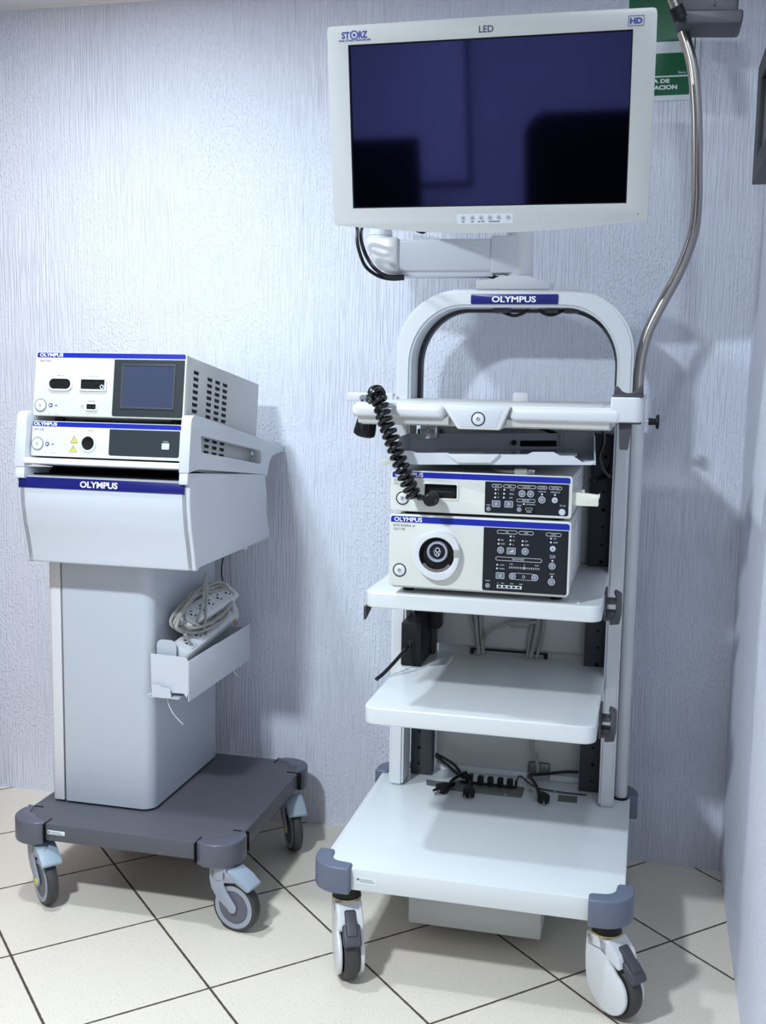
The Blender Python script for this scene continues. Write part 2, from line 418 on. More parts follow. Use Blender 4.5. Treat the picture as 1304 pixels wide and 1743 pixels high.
def caster_white(parent, x, y, ang, ztop):
    X = Matrix.Translation((x, y, 0)) @ Matrix.Rotation(R(ang), 4, 'Z')
    r = 0.058; cx = 0.036
    out = [(-.029, ztop - .038), (-.031, .115), (-.029, .082)]
    out += bez((-.027, .070), (-.020, .030), (cx - .014, .0125), 8)
    out += [(cx + .047 * math.cos(R(a)), r + .047 * math.sin(R(a))) for a in range(-95, 75, 10)]
    out += bez((.044, .112), (.030, .118), (.029, .150), 5) + [(.029, ztop - .038)]
    g = MB()
    for s in (-1, 1):
        g.prism(out, 'y', s * .0185, s * .0285, b=.004, X=X)
    g.prism([(-.029, ztop - .038), (-.030, .128), (.012, .130), (.058, .112), (.066, .116), (.054, .141), (.034, .157), (.029, ztop - .038)], 'y', -.0285, .0285, b=.006, seg=3, X=X)
    g.cyl((0, 0, ztop - .060), (0, 0, ztop - .036), .0305, seg=32, X=X)
    c = g.build('caster', M['white'], parent)
    MB().cyl((0, 0, ztop - .038), (0, 0, ztop - .034), .0315, seg=32, X=X).build('brass_ring', M['brass'], c)
    MB().cyl((0, 0, ztop - .034), (0, 0, ztop + .004), .030, seg=32, X=X).build('swivel_collar', M['black'], c)
    MB().lathe([(.042, -.0145), (.051, -.016), (.0555, -.0125), (r, -.006), (r, .006), (.0555, .0125), (.051, .016), (.042, .0145)], (cx, 0, r), (0, 1, 0), 48, X=X, ring=True).build('wheel', M['tyre'], c)
    p = MB()
    p.prism([(.060, .130), (.068, .130), (.092, .110), (.097, .100), (.094, .093), (.084, .092), (.070, .104), (.060, .118)], 'y', -.019, .019, b=.005, seg=3, X=X)
    p.prism([(.042, .152), (.050, .1535), (.088, .118), (.088, .110), (.076, .110), (.044, .140)], 'y', -.0120, .0120, b=.004, seg=3, X=X)
    p.build('brake_pedal', M['darkgrey'], c)
    MB().box(.070, .084, -.012, .012, .080, .100, .002, X=X).build('pedal_bracket', M['zinc'], c)
    return c

def caster_grey(parent, x, y, ang, ztop, cap=True):
    X = Matrix.Translation((x, y, 0)) @ Matrix.Rotation(R(ang), 4, 'Z')
    r = 0.059; cx = 0.036
    g = MB()
    for s in (-1, 1):
        o = [(-.024, ztop - .012), (-.025, .120), (-.020, .098)] + [(-.006, .078)] + \
            [(cx + .0115 * math.cos(R(a)), r + .0115 * math.sin(R(a))) for a in range(205, 425, 20)] + [(.022, .095), (.014, .112), (.022, ztop - .012)]
        g.prism(o, 'y', s * .0165, s * .0225, b=.002, X=X)
        g.prism([(.0, .128), (.015, .116), (.045, .122), (.074, .108), (.078, .114), (.05, .136), (.02, .142), (.0, .142)], 'y', s * .0165, s * .0225, b=.002, X=X)
    g.cyl((0, 0, .122), (0, 0, ztop), .026, seg=32, X=X)
    g.box(-.022, .022, -.0225, .0225, .120, .146, .004, X=X)
    c = g.build('caster', M['grey'], parent)
    MB().lathe([(.050, -.0135), (.0565, -.012), (r, -.007), (r, .007), (.0565, .012), (.050, .0135)], (cx, 0, r), (0, 1, 0), 48, X=X, ring=True).build('wheel', M['tyre'], c)
    MB().lathe([(.039, -.0142), (.050, -.0142), (.0505, -.012), (.0505, .012), (.050, .0142), (.039, .0142)], (cx, 0, r), (0, 1, 0), 40, X=X, ring=True).build('rim', M['grey'], c)
    MB().lathe([(0, -.0138), (.036, -.0135), (.040, -.012), (.040, .012), (.036, .0135), (0, .0138)], (cx, 0, r), (0, 1, 0), 40, X=X).build('hub', M['hub'], c)
    if cap:
        g = MB()
        for s in (-1, 1): g.cyl((cx, s * .0225, r), (cx, s * .0245, r), .0085, seg=20, X=X)
        g.build('hub_cap', M['lime'], c)
    MB().prism([(.024, .149), (.040, .1475), (.066, .134), (.086, .117), (.087, .111), (.078, .108), (.05, .124), (.030, .138)], 'y', -.025, .025, b=.003, X=X).build('brake_pedal', M['pedal'], c)
    return c

def power_button(parent, x, z, y, r=.0145, X=None, white=True):
    g = MB().prism(circ(x, z, r, 36), 'y', y - .0006, y, [circ(x, z, r * .84, 36)], X=X)
    g.prism(circ(x, z, r * .24, 20), 'y', y - .0022, y - .0012, [circ(x, z, r * .18, 20)], X=X)
    g.box(x - r * .03, x + r * .03, y - .0022, y - .0012, z - r * .1, z + r * .14, X=X)
    b = MB().lathe([(r * .80, 0), (r * .80, .0012), (r * .72, .0018), (0, .0016)], (x, y, z), (0, -1, 0), 32, X=X).build('power_button', M['white'], parent)
    g.build('button_ring', M['panelg'], b)
    return b

# ================================================================== LARGE ENDOSCOPY CART
BX0, BX1, BY0, BY1, BZ = -.334, .295, -.755, -.133, .2487
cart = thing('endoscopy_cart', 'tall white medical cart with open shelves, blue-grey corners and an arched top', 'medical cart', ((BX0 + BX1) / 2, (BY0 + BY1) / 2, 0))
MB().prism(rrect(BX0, BX1, BY0, BY1, .02), 'z', BZ - .048, BZ, b=.003).build('base_plate', M['shelf'], cart)
for sx, sy, cx, cy in ((-1, -1, BX0, BY0), (1, -1, BX1, BY0), (-1, 1, BX0, BY1), (1, 1, BX1, BY1)):
    corner_bumper(cart, cx, cy, sx, sy, BZ - .052, BZ, .018, .070, M['slate'])
caster_white(cart, -.286, -.706, -66, .200)
caster_white(cart, .262, -.710, -42, .200)
caster_white(cart, -.286, -.190, -10, .200)
caster_white(cart, .255, -.190, 200, .200)
MB().box(-.183, .1165, -.55, -.28, .036, .205, .003).build('transformer_box', M['casew'], cart)
s = MB().box(-.254, -.209, BY0 - .0006, BY0 + .001, .217, .2305).build('label_sticker', M['signw'], cart)
g = MB(); g.box(-.2515, -.2455, BY0 - .0010, BY0 - .0004, .2245, .2295)
g.box(-.2435, -.2180, BY0 - .0010, BY0 - .0004, .2262, .2274); g.box(-.2435, -.2130, BY0 - .0010, BY0 - .0004, .2222, .2234)
g.build('sticker_print', M['print'], s)

# arched frame, one bent tube of flat section running up both sides
FX0, FX1, FY0, FY1 = -.2985, .2565, -.278, -.188
def arch_outline(x0, x1, z0, z1, rx, rz, n=14):
    pts = [(x0, z0)]
    pts += [(x0 + rx - rx * math.cos(R(a)) + .008 * math.sin(R(2 * a)) * 0, z1 - rz + rz * math.sin(R(a))) for a in [90 * i / n for i in range(n + 1)]]
    pts += [(x1 - rx + rx * math.sin(R(a)), z1 - rz + rz * math.cos(R(a))) for a in [90 * i / n for i in range(n + 1)]]
    pts += [(x1, z0)]
    return pts
outer = arch_outline(FX0, FX1, BZ, 1.474, .155, .145)
inner = arch_outline(FX0 + .036, FX1 - .036, BZ, 1.433, .122, .135)
g = MB()
t = bmesh.new()
pair = list(zip(outer, inner))
V = [[t.verts.new((p[0], y, p[1])) for y in (FY0, FY1) for p in pr] for pr in pair]   # (o,F)(i,F)(o,B)(i,B)
for a, c in zip(V, V[1:]):
    t.faces.new((a[0], c[0], c[1], a[1])); t.faces.new((a[2], a[3], c[3], c[2]))
    t.faces.new((a[0], a[2], c[2], c[0])); t.faces.new((a[1], c[1], c[3], a[3]))
for a in (V[0], V[-1]): t.faces.new((a[0], a[1], a[3], a[2]))
bmesh.ops.recalc_face_normals(t, faces=t.faces)
bmesh.ops.bevel(t, geom=[e for e in t.edges if e.calc_face_angle(0) > R(60)], offset=.006, segments=3, affect='EDGES')
g._merge(t); g.build('arched_frame', M['white'], cart)
# dark cable channel behind the arch
g = MB()
t = bmesh.new()
V = [[t.verts.new((p[0], y, p[1])) for y in (FY1 + .001, FY1 + .03) for p in ((o[0] * .985, o[1] - .006 if o[1] > .3 else o[1]), (i_[0] * .99, i_[1] - .002 if i_[1] > .3 else i_[1]))]
     for o, i_ in zip(arch_outline(FX0 + .012, FX1 - .012, 1.19, 1.463, .15, .14), arch_outline(FX0 + .041, FX1 - .041, 1.19, 1.428, .118, .132))]
for a, c in zip(V, V[1:]):
    t.faces.new((a[0], c[0], c[1], a[1])); t.faces.new((a[2], a[3], c[3], c[2]))
    t.faces.new((a[0], a[2], c[2], c[0])); t.faces.new((a[1], c[1], c[3], a[3]))
for a in (V[0], V[-1]): t.faces.new((a[0], a[1], a[3], a[2]))
bmesh.ops.recalc_face_normals(t, faces=t.faces)
g._merge(t); g.build('cable_channel', M['rail'], cart)
np_ = MB().prism(rrect(-.113 - .008, .082, 1.4395, 1.4625, .003), 'y', FY0 - .0025, FY0 + .001, b=.001).build('name_plate', M['navy'], cart)
olympus(np_, -.0205, 1.4508, .1025, .0142, FY0 - .0025)

# perforated rails, back panel and ledge between the posts
for x0, x1 in ((-.262, -.206), (.168, .2195)):
    r_ = MB().box(x0, x1, -.187, -.150, BZ + .0005, 1.14, .002).build('perforated_rail', M['rail'], cart)
    g = MB()
    for k in range(20):
        z = .278 + k * .0425
        g.dot((x0 + x1) / 2 - .006 * (1 if x0 < 0 else -1), z, .0048 if k % 3 == 1 else .0033, -.1868, .0008)
    g.build('holes', M['gap'], r_)
MB().box(-.2055, .1675, -.128, -.120, BZ + .002, .60, .001).box(-.2615, .2195, -.149, -.142, .59, 1.17, .001).build('back_panel', M['casew'], cart)  # upper panel widened to keep wall light out of the equipment bay
MB().box(-.2055, .034, -.138, -.1285, BZ + .0004, BZ + .015, .001).box(.092, .1675, -.138, -.1285, BZ + .0004, BZ + .015, .001).build('panel_ledge', M['white'], cart)
MB().box(.036, .091, -.137, -.1285, .262, .293, .006).build('cable_clamp_plate', M['zinc'], cart)
# slots and comb of cable hooks in the base
MB().prism([(-.213, -.220), (-.205, -.256), (-.150, -.263), (-.140, -.224)], 'z', BZ - .001, BZ + .0012).build('floor_cover', M['zinc'], cart)
g = MB()
g.prism([(.1225, -.229), (.1235, -.269), (.170, -.269), (.168, -.227)], 'z', BZ - .001, BZ + .0012)
g.build('floor_cover', M['zinc'], cart)
MB().prism(rrect(-.142, .0365, -.274, -.2045, .008), 'z', BZ - .001, BZ + .0025, b=.0008).build('cable_slot_plate', M['zinc'], cart)
g = MB()
for x in (-.104, -.0735, -.0485, -.0235, .0005): g.prism(rrect(x - .0075, x + .0075, BZ + .001, BZ + .026, (.001, .001, .004, .004)), 'y', -.226, -.214, b=.001)
g.box(.012, .018, -.216, -.206, BZ + .001, BZ + .020, .001).box(-.125, .014, -.222, -.216, BZ + .001, BZ + .008, .001)
g.build('cable_comb', M['black'], cart)
for x, y in ((-.004, -.268), (.052, -.225), (.112, -.215)): MB().lathe([(.005, 0), (.005, .002), (.003, .0035), (0, .004)], (x, y, BZ + .0008), seg=16).build('screw', M['steel'], cart)

# shelves
def shelf(z1, th, x0, x1, y0, y1, bev, name='shelf'):
    return MB().prism(rrect(x0, x1, y0, y1, (.028, .028, .004, .004), 8), 'z', z1 - th, z1, b=bev, seg=4).build(name, M['shelf'], cart)
def shelf_hook(parent, z, x0=.2225, y=-.50):
    g = MB()
    g.box(x0, x0 + .005, y - .03, y + .055, z - .026, z + .034, .0015)
    for zz in (z + .012, z - .018):
        g.box(x0 + .004, x0 + .024, y - .016, y + .016, zz - (.004 if zz > z else .010), zz + (.006 if zz > z else .010), .0015)
    g.prism([(x0 + .019, z + .034), (x0 + .024, z + .036), (x0 + .036, z + .029), (x0 + .037, z - .012), (x0 + .033, z - .034), (x0 + .013, z - .037), (x0 + .012, z - .018), (x0 + .020, z - .016), (x0 + .024, z - .008), (x0 + .0245, z + .022)],
            'y', y - .017, y + .017, b=.002)
    return g.build('hook', M['darkgrey'], parent)
us = shelf(.8195, .034, -.2695, .2235, -.664, -.140, .005)
ls = shelf(.5695, .038, -.2690, .2225, -.664, -.140, .011)
shelf_hook(us, .787); shelf_hook(ls, .528)
MB().prism([(-.664 + .03, .786), (-.664 + .006, .786), (-.664 + .008, .758), (-.57, .786)], 'x', -.2705, -.2655).build('shelf_bracket', M['rail'], us)
MB().box(.155, .178, -.645, -.62, .8195, .8215, .0008).build('pad', M['paper'], us)
MB().prism(rrect(-.120, .077, .558, .585, .003), 'y', -.152, -.1485, [rrect(-.110, .067, .566, .580, .002)]).build('cable_port', M['black'], cart)

# top tray with handles, power pocket and corner lug
TZ0, TZ1 = 1.190, 1.2155
tray = MB().prism(rrect(-.303, .2445, -.655, -.150, (.03, .02, .006, .006), 8), 'z', TZ0, TZ1, b=.007, seg=3)
tray.box(-.288, .226, -.640, -.16, TZ0 - .020, TZ0 + .004, .004)
tray = tray.build('top_tray', M['white'], cart)
MB().box(-.27, .205, -.60, -.20, TZ1 - .0008, TZ1 + .0012, .0005).build('tray_mat', M['casew'], tray)
for x0, x1 in ((-.300, -.104), (.026, .247)):
    MB().prism(rrect(x0, x1, -.676, -.640, .016, 8), 'z', 1.1865, 1.2125, b=.0095, seg=4).build('handle', M['white'], tray)
for x0, x1 in ((-.288, -.098), (.020, .222)):
    MB().prism([(-.663, 1.187), (-.655, 1.192), (-.64, 1.192), (-.64, 1.172), (-.658, 1.174)], 'x', x0, x1).build('tray_lip', M['casew'], tray)
pk = MB().prism([(-.108, 1.2145), (.030, 1.2145), (.0115, 1.170), (.008, 1.167), (-.074, 1.167), (-.0775, 1.170)], 'y', -.683, -.60, b=.004)
pk = pk.build('switch_pocket', M['white'], cart)
MB().prism([(-.092, 1.2075), (.014, 1.2075), (.0025, 1.172), (-.0695, 1.172)], 'y', -.6845, -.6815, b=.0012).build('pocket_face', M['hood'], pk)
power_button(pk, -.0335, 1.1885, -.6845, .0142)
lug = MB().prism(rrect(.2235, .2845, -.672, -.590, (.004, .018, .018, .004), 6), 'z', 1.1885, 1.2375, b=.004, seg=3).build('corner_lug', M['white'], cart)
g = MB()
g.box(.226, .286, -.665, -.600, 1.2375, 1.2425, .0015)
sad = [(.2285, 1.2415), (.2285, 1.258), (.234, 1.258)] + [(.2555 + .0175 * math.cos(R(a)), 1.2575 + .0125 * math.sin(R(a))) for a in range(195, 350, 15)] + [(.277, 1.2595), (.283, 1.2595), (.285, 1.2415)]
g.prism(sad, 'y', -.655, -.612, b=.0012)
g.build('hose_rest', M['darkgrey'], lug)
MB().prism([(.240, 1.1885), (.266, 1.1885), (.2595, 1.134), (.243, 1.134)], 'y', -.650, -.622, b=.002).box(.232, .283, -.66, -.60, 1.185, 1.189, .001).build('wedge_catch', M['darkgrey'], lug)
MB().prism(rrect(-.408, -.294, 1.2095, 1.2290, (.002, .002, .002, .006)), 'y', -.325, -.296, b=.002).box(-.300, -.286, -.320, -.29, 1.20, 1.222, .002).build('hanger_arm', M['white'], cart)
MB().prism(rrect(-.013, .0225, 1.205, 1.2365, .006), 'y', -.302, -.296, b=.0012).build('cable_guide', M['strip'], tray)
# underside fittings of the tray
g = MB().box(-.190, -.152, -.50, -.47, 1.135, 1.172, .002).build('tray_latch', M['steel'], tray)
g = MB().box(.110, .118, -.44, -.40, 1.125, 1.17, .001).box(.110, .150, -.44, -.40, 1.166, 1.170, .001).build('tray_bracket', M['casew'], tray)

# pull-out keyboard drawer (slightly turned)
DX = Matrix.Translation((-.01, -.60, 1.098)) @ Matrix.Rotation(R(4.0), 4, 'Z') @ Matrix.Rotation(R(-1.6), 4, 'Y')
drawer = MB()
drawer.box(-.205, .205, -.055, .22, -.002, .001, X=DX)
lip = [(-.203, -.002), (.196, -.002), (.205, .004), (.200, .006), (.178, .004), (.160, .0165), (.135, .0165), (.122, .024), (.08, .024), (.070, .019), (.018, .019), (-.085, .019), (-.092, .022), (-.155, .022), (-.165, .026), (-.20, .026)]
drawer.prism(lip, 'y', -.0575, -.055, X=DX)
for x in (-.205, .203):
    drawer.prism([(-.0575, -.002), (-.0575, .006), (.0, .020), (.03, .050), (.22, .050), (.22, -.002)], 'x', x, x + .002, X=DX)
drawer.box(-.205, .205, .165, .1675, -.002, .050, X=DX)
drawer = drawer.build('keyboard_drawer', M['hood'], cart)
MB().prism([(-.092, .020), (.016, .020), (-.004, .002), (-.070, .002)], 'y', -.0655, -.057, b=.0025, X=DX).build('pull_grip', M['white'], drawer)
MB().prism(rrect(.045, .125, .021, .034, .003), 'y', .1638, .1655, X=DX).build('slot', M['gap'], drawer)
MB().cyl((.032, .164, .030), (.032, .150, .030), .006, X=DX).build('drawer_stop', M['black'], drawer)
MB().prism([(-.235, .004), (-.205, .016), (-.205, .0), (-.228, -.006)], 'y', -.04, .19, b=.001, X=DX).build('side_wing', M['casew'], drawer)

paper = thing('paper_stack', 'documents in a clear sleeve lying in the pull-out drawer', 'papers', DX @ Vector((0.03, .05, .002)))
g = MB(); 
for k in range(6): g.box(-.13 + .002 * (k % 2), .165 - .003 * (k % 3), -.050, .15, .0015 + k * .0022, .0034 + k * .0022, X=DX)
g.build('pages', M['paper'], paper)
MB().box(-.135, .168, -.051, .152, .0150, .0166, X=DX).build('clear_sleeve', M['clear'], paper)

# slim pole beside the right post
px, py = .2715, -.205
MB().cyl((px, py, BZ), (px, py, 1.236), .0155, seg=32, b=.001).cyl((px, py, 1.225), (px, py, 1.2365), .0175, seg=32).build('pole_tube', M['white'], cart)
MB().cyl((px, py, BZ - .0), (px, py, BZ + .006), .0175, seg=32).build('pole_foot', M['black'], cart)
k = MB().cyl((px + .0145, py, 1.1735), (px + .026, py, 1.1735), .003).build('knob_screw', M['steel'], cart)
MB().cyl((px + .024, py, 1.1735), (px + .040, py, 1.1735), .0085, .0075, 20).lathe([(.0085, 0), (.016, .002), (.017, .005), (.0165, .008), (.008, .0095), (0, .0095)], (px + .040, py, 1.1735), (1, 0, 0), 24).build('knob', M['black'], cart)

# ------------------------------------------------------------------ support pole with clamp head
sp = thing('support_pole', 'bent steel tube rising behind the screen, dark grey clamp at its top', 'support pole', (px, py, 1.2))
path = [(.2700, 1.2000), (.2690, 1.2356), (.2690, 1.2800), (.2740, 1.3337), (.2875, 1.3879), (.3145, 1.4483), (.3435, 1.508), (.3655, 1.5672), (.3770, 1.6193), (.3790, 1.6778), (.3768, 1.7295), (.3695, 1.8579), (.3590, 1.9471), (.3470, 1.9982), (.330, 2.045)]
MB().tube([(x, py, z) for x, z in path], .0128, 20, 8).build('steel_tube', M['chrome'], sp)
TX = Matrix.Translation((.378, py, 2.085)) @ Matrix.Rotation(R(3.0), 4, 'Y')
MB().prism(rrect(-.072, .066, -.020, .045, (.022, .010, .010, .012)), 'y', -.055, .03, b=.006, seg=3, X=TX).box(.014, .019, -.058, -.05, -.005, .03, .001, X=TX).build('clamp_body', M['darkgrey'], sp)
MB().prism(rrect(-.064, .078, -.043, -.012, (.020, .010, .006, .006)), 'y', -.060, .045, b=.005, seg=3, X=TX).build('lower_jaw', M['darkgrey'], sp)
MB().cyl((-.052, -.064, -.022), (-.052, -.050, -.022), .0055, b=.001, X=TX).build('clamp_bolt', M['chrome'], sp)
MB().tube([(.318, py - .075, 2.062), (.300, py - .085, 2.10), (.282, py - .095, 2.15)], .0105, 16, 6).build('upper_tube', M['chrome'], sp)
MB().cyl((.3235, py - .070, 2.052), (.311, py - .078, 2.076), .0155, seg=24).build('tube_socket', M['black'], sp)

# ------------------------------------------------------------------ monitor arm
MY = -.255
arm = MB().box(-.305, -.015, -.262, -.205, 1.5155, 1.592, .007, 3).box(-.080, -.012, -.266, -.200, 1.5125, 1.598, .004).box(-.335, -.075, -.258, -.208, 1.505, 1.517, .001).build('monitor_arm', M['hood'], cart)
prof = [(-.112, 1.4745), (.061, 1.4745), (.061, 1.494), (.030, 1.4965), (.012, 1.505), (-.055, 1.505), (-.075, 1.4965), (-.112, 1.4935)]
MB().prism(prof, 'y', -.275, -.19, b=.002).build('mount_plate', M['white'], arm)
MB().cyl((-.015, -.235, 1.503), (-.015, -.235, 1.628), .0315, seg=40, b=.003).build('pivot_column', M['white'], arm)
jb = [(-.382, 1.598), (-.379, 1.575), (-.366, 1.545), (-.348, 1.523), (-.325, 1.5125), (-.300, 1.5125), (-.300, 1.5965), (-.335, 1.598)]
MB().prism(jb, 'y', -.268, -.200, b=.008, seg=3).cyl((-.352, -.235, 1.597), (-.352, -.235, 1.603), .0285, seg=36).cyl((-.352, -.235, 1.604), (-.352, -.235, 1.612), .0285, seg=36).cyl((-.352, -.235, 1.59), (-.352, -.235, 1.66), .0268, seg=36).build('elbow_joint', M['white'], arm)
MB().prism([(-.38, -.235), (-.37, -.262), (-.33, -.266), (-.01, -.405), (-.01, -.445), (-.07, -.445), (-.37, -.25)], 'z', 1.645, 1.70, b=.006).box(-.10, .06, -.476, -.440, 1.62, 1.78, .005).build('upper_link', M['white'], arm)

# ------------------------------------------------------------------ monitor
mt = .17
mon = thing('monitor', 'large wide screen with a pale frame mounted above the right cart', 'monitor', (-.06, -.57, 1.79), rot=(mt, 0, 0), local=True)
def mon_outline(inset=0.0, bow=.020):
    x0, x1, z0, z1 = -.321 + inset, .3365 - inset, -.2035 + inset, .1905 - inset
    o = []
    n = 24; r = .008
    bot = [(x0 + r + (x1 - x0 - 2 * r) * i / n, z0 - bow * math.sin(math.pi * (i / n))) for i in range(n + 1)]
    o += bot + [(x1 - .002, z0 + .003), (x1, z0 + r)] + [(x1 + .001, .1), (x1, z1 - r), (x1 - .002, z1 - .002), (x1 - r, z1)]
    o += [(x1 - r - (x1 - x0 - 2 * r) * i / 8, z1 + .0015 * math.sin(math.pi * i / 8)) for i in range(1, 8)]
    o += [(x0 + r, z1), (x0 + .002, z1 - .002), (x0, z1 - r), (x0 - .001, .1), (x0, z0 + r), (x0 + .002, z0 + .003)]
    return o
SCR = (-.2775, .2930, -.1690, .1540)
MB().prism(mon_outline(), 'y', 0.0, .040, [[(SCR[0], SCR[2]), (SCR[1], SCR[2]), (SCR[1], SCR[3]), (SCR[0], SCR[3])]], b=.004, seg=3).build('bezel', M['monitor'], mon)
MB().prism(mon_outline(.010, .016), 'y', .0395, .052, b=.003).prism(rrect(-.22, .24, -.15, .14, .02), 'y', .051, .080, b=.01).build('rear_housing', M['monitor'], mon)
MB().box(SCR[0] - .001, SCR[1] + .001, .006, .012, SCR[2] - .001, SCR[3] + .001).build('screen', M['glass'], mon)
g = MB()
fr = .0022
g.prism([(SCR[0], SCR[2]), (SCR[1], SCR[2]), (SCR[1], SCR[3]), (SCR[0], SCR[3])], 'y', .0015, .007, [[(SCR[0] + fr, SCR[2] + fr), (SCR[1] - fr, SCR[2] + fr), (SCR[1] - fr, SCR[3] - fr), (SCR[0] + fr, SCR[3] - fr)]])
g.build('screen_gasket', M['gap'], mon)
g = MB()
# maker's logo: S T (ring with dot) R Z under a long bar
g.text('ST', -.2820, .1722, .0170, .0135, 0.0, .03); g.text('RZ', -.2455, .1722, .0185, .0135, 0.0, .03)
g.prism(circ(-.2640, .1722, .0088, 28), 'y', -.0004, 0, [circ(-.2640, .1722, .0064, 28)]).dot(-.2640, .1722, .0028, 0)
g.text('KARL STORZ - ENDOSKOPE', -.2630, .1622, .0670, .0036, 0.0, .02)
g.build('maker_logo', M['inkblue'], mon)
MB().pill(.2830, .3130, .1595, .1782, 0.0, .0010, .0006).text('HD', .2980, .1688, .0235, .0108, 0, .035).build('resolution_badge', M['inkblue'], mon)
MB().text('LED', .0075, .1695, .0290, .0125, 0.0, .012).build('lettering', M['inkdark'], mon)
pn = MB().prism(rrect(-.053, .0645, -.2045, -.1845, .002), 'y', -.0004, .001).build('control_strip', M['hood'], mon)
for i, x in enumerate((-.0396, -.0203, -.0018, .0166, .0350, .0546)):
    b = MB().dot(x, -.1925, .0042, -.0004, .0008).build('touch_button', M['monitor'], pn)
    MB().prism(circ(x, -.1925, .0046, 20), 'y', -.0010, -.0004, [circ(x, -.1925, .0040, 20)]).box(x - .0014, x + .0014, -.0016, -.001, -.1940, -.1908).build('button_mark', M['btn'], b)
g = MB()
for x0, x1 in ((-.0422, -.0368), (-.0230, -.0176), (-.0090, -.0035), (-.0010, .0055), (.0140, .0370)): g.box(x0, x1, -.0009, -.0003, -.2012, -.1992)
g.build('strip_marks', M['btn'], pn)
MB().dot(.3164, -.190, .0011, 0.0).build('sensor', M['black'], mon)

# black leads of the monitor
def lead(name, label, cat, pts, r, material='cord', group=None, sm=8, seg=10):
    g = MB().tube([Vector(p) - Vector(pts[0]) for p in pts], r, seg, sm)
    o = g.build(name, M[material]); o.location = pts[0]; return tag(o, label, cat, group)
lead('monitor_cable', 'black lead at the outer side of the pair hanging left of the white arm', 'cable',
     [(-.362, -.455, 1.64), (-.366, -.40, 1.60), (-.388, -.32, 1.585), (-.388, -.290, 1.555), (-.374, -.283, 1.525), (-.345, -.278, 1.505), (-.315, -.272, 1.4985), (-.286, -.262, 1.5005)], .0042)
lead('monitor_cable', 'black lead at the inner side of the pair hanging left of the white arm', 'cable',
     [(-.340, -.455, 1.65), (-.352, -.40, 1.615), (-.376, -.33, 1.600), (-.381, -.300, 1.578), (-.371, -.29, 1.548), (-.350, -.286, 1.520), (-.322, -.282, 1.5045), (-.286, -.266, 1.5045)], .0046)
lead('monitor_cable', 'small black loop of lead dipping below the screen above the white arm', 'cable',
     [(-.255, -.46, 1.66), (-.241, -.41, 1.608), (-.222, -.395, 1.592), (-.203, -.41, 1.598), (-.185, -.46, 1.66)], .0036)
lead('arm_cable', 'short black lead between the arm and its round column', 'cable',
     [(-.135, -.225, 1.5135), (-.105, -.235, 1.513), (-.082, -.240, 1.506), (-.060, -.238, 1.5035), (-.042, -.235, 1.506)], .0042)
for lb, pts in (('left of the two black loops showing beneath the arch', [(-.075, -.20, 1.438), (-.052, -.215, 1.424), (-.025, -.220, 1.4165), (.000, -.215, 1.426), (.006, -.20, 1.438)]),
                ('right of the two black loops showing beneath the arch', [(.028, -.20, 1.438), (.040, -.215, 1.424), (.062, -.220, 1.4185), (.082, -.215, 1.426), (.092, -.20, 1.438)])):
    lead('arch_cable', lb, 'cable', pts, .0040)
for x0, x1 in ((-.075, -.035), (.048, .078), (.092, .125)): MB().box(x0, x1, -.235, -.192, 1.4225, 1.4335, .002).build('cable_clip', M['darkgrey'], cart)

# ================================================================== LIGHT SOURCE
CX0, CX1, CY = -.2145, .1575, -.6706
src = thing('light_source', 'taller lower endoscopy unit with a round white socket on its front', 'light source', (-.0285, -.47, .8195))
MB().box(CX0 + .004, CX1 - .004, CY + .012, -.235, .832, .985, .004).build('case', M['casew'], src)
fc = MB().prism(rrect(CX0, CX1, .8375, .9885, .007), 'y', CY, CY + .016, b=.0025, seg=3).build('front_bezel', M['bezel'], src)
g = MB()
for x in (CX0 + .03, CX1 - .03):
    for y in (CY + .06, -.28): g.cyl((x, y, .8195), (x, y, .833), .012)
g.build('feet', M['black'], src)
st = MB().prism(rrect(-.2115, .1540, .9718, .9843, (0, 0, .005, .005)), 'y', CY - .0004, CY + .001).build('name_stripe', M['blue'], src)
olympus(st, -.1752, .9780, .0590, .0090, CY - .0004)
MB().text('EVIS EXERA III', -.1835, .9652, .0450, .0042, CY, .01).text('CLV-190', -.1937, .9575, .0245, .0048, CY, .01).build('model_print', M['print'], src)
# round scope socket
sx_, sz_ = -.1125, .9090
hexo = []
for i in range(48):
    a = 2 * math.pi * i / 48
    hexo.append((sx_ + (.0497 - .0020 * math.cos(3 * a + .5)) * math.cos(a), sz_ + (.0505 - .0020 * math.cos(3 * a + .5)) * math.sin(a)))
sk = MB().prism(hexo, 'y', CY - .016, CY + .001, [circ(sx_ + .001, sz_ + .0005, .0365, 40)], b=.0035, seg=3)
sk = sk.build('scope_socket', M['white'], src)
MB().lathe([(.0375, 0), (.0375, .014), (.0355, .0155), (.034, .013), (.030, .004), (0, .003)], (sx_ + .001, CY + .001, sz_ + .0005), (0, -1, 0), 44).build('socket_throat', M['black'], sk)
MB().lathe([(.0215, 0), (.0215, .011), (.0200, .0125), (.0175, .0125), (.0160, .010), (.0160, .001)], (sx_ + .002, CY - .002, sz_ + .0065), (0, -1, 0), 40, ring=True).build('inner_ring', M['grey'], sk)
MB().lathe([(.0150, 0), (.0150, .006), (.013, .008), (0, .007)], (sx_ + .002, CY - .003, sz_ + .0065), (0, -1, 0), 32).build('socket_core', M['panel'], sk)
g = MB().prism(circ(sx_ + .0026, sz_ + .0105, .0050, 20), 'y', CY - .014, CY - .009, [circ(sx_ + .0026, sz_ + .0105, .0036, 20)])
g.prism(circ(sx_ + .0026, sz_ + .0005, .0036, 20), 'y', CY - .014, CY - .009, [circ(sx_ + .0026, sz_ + .0005, .0024, 20)])
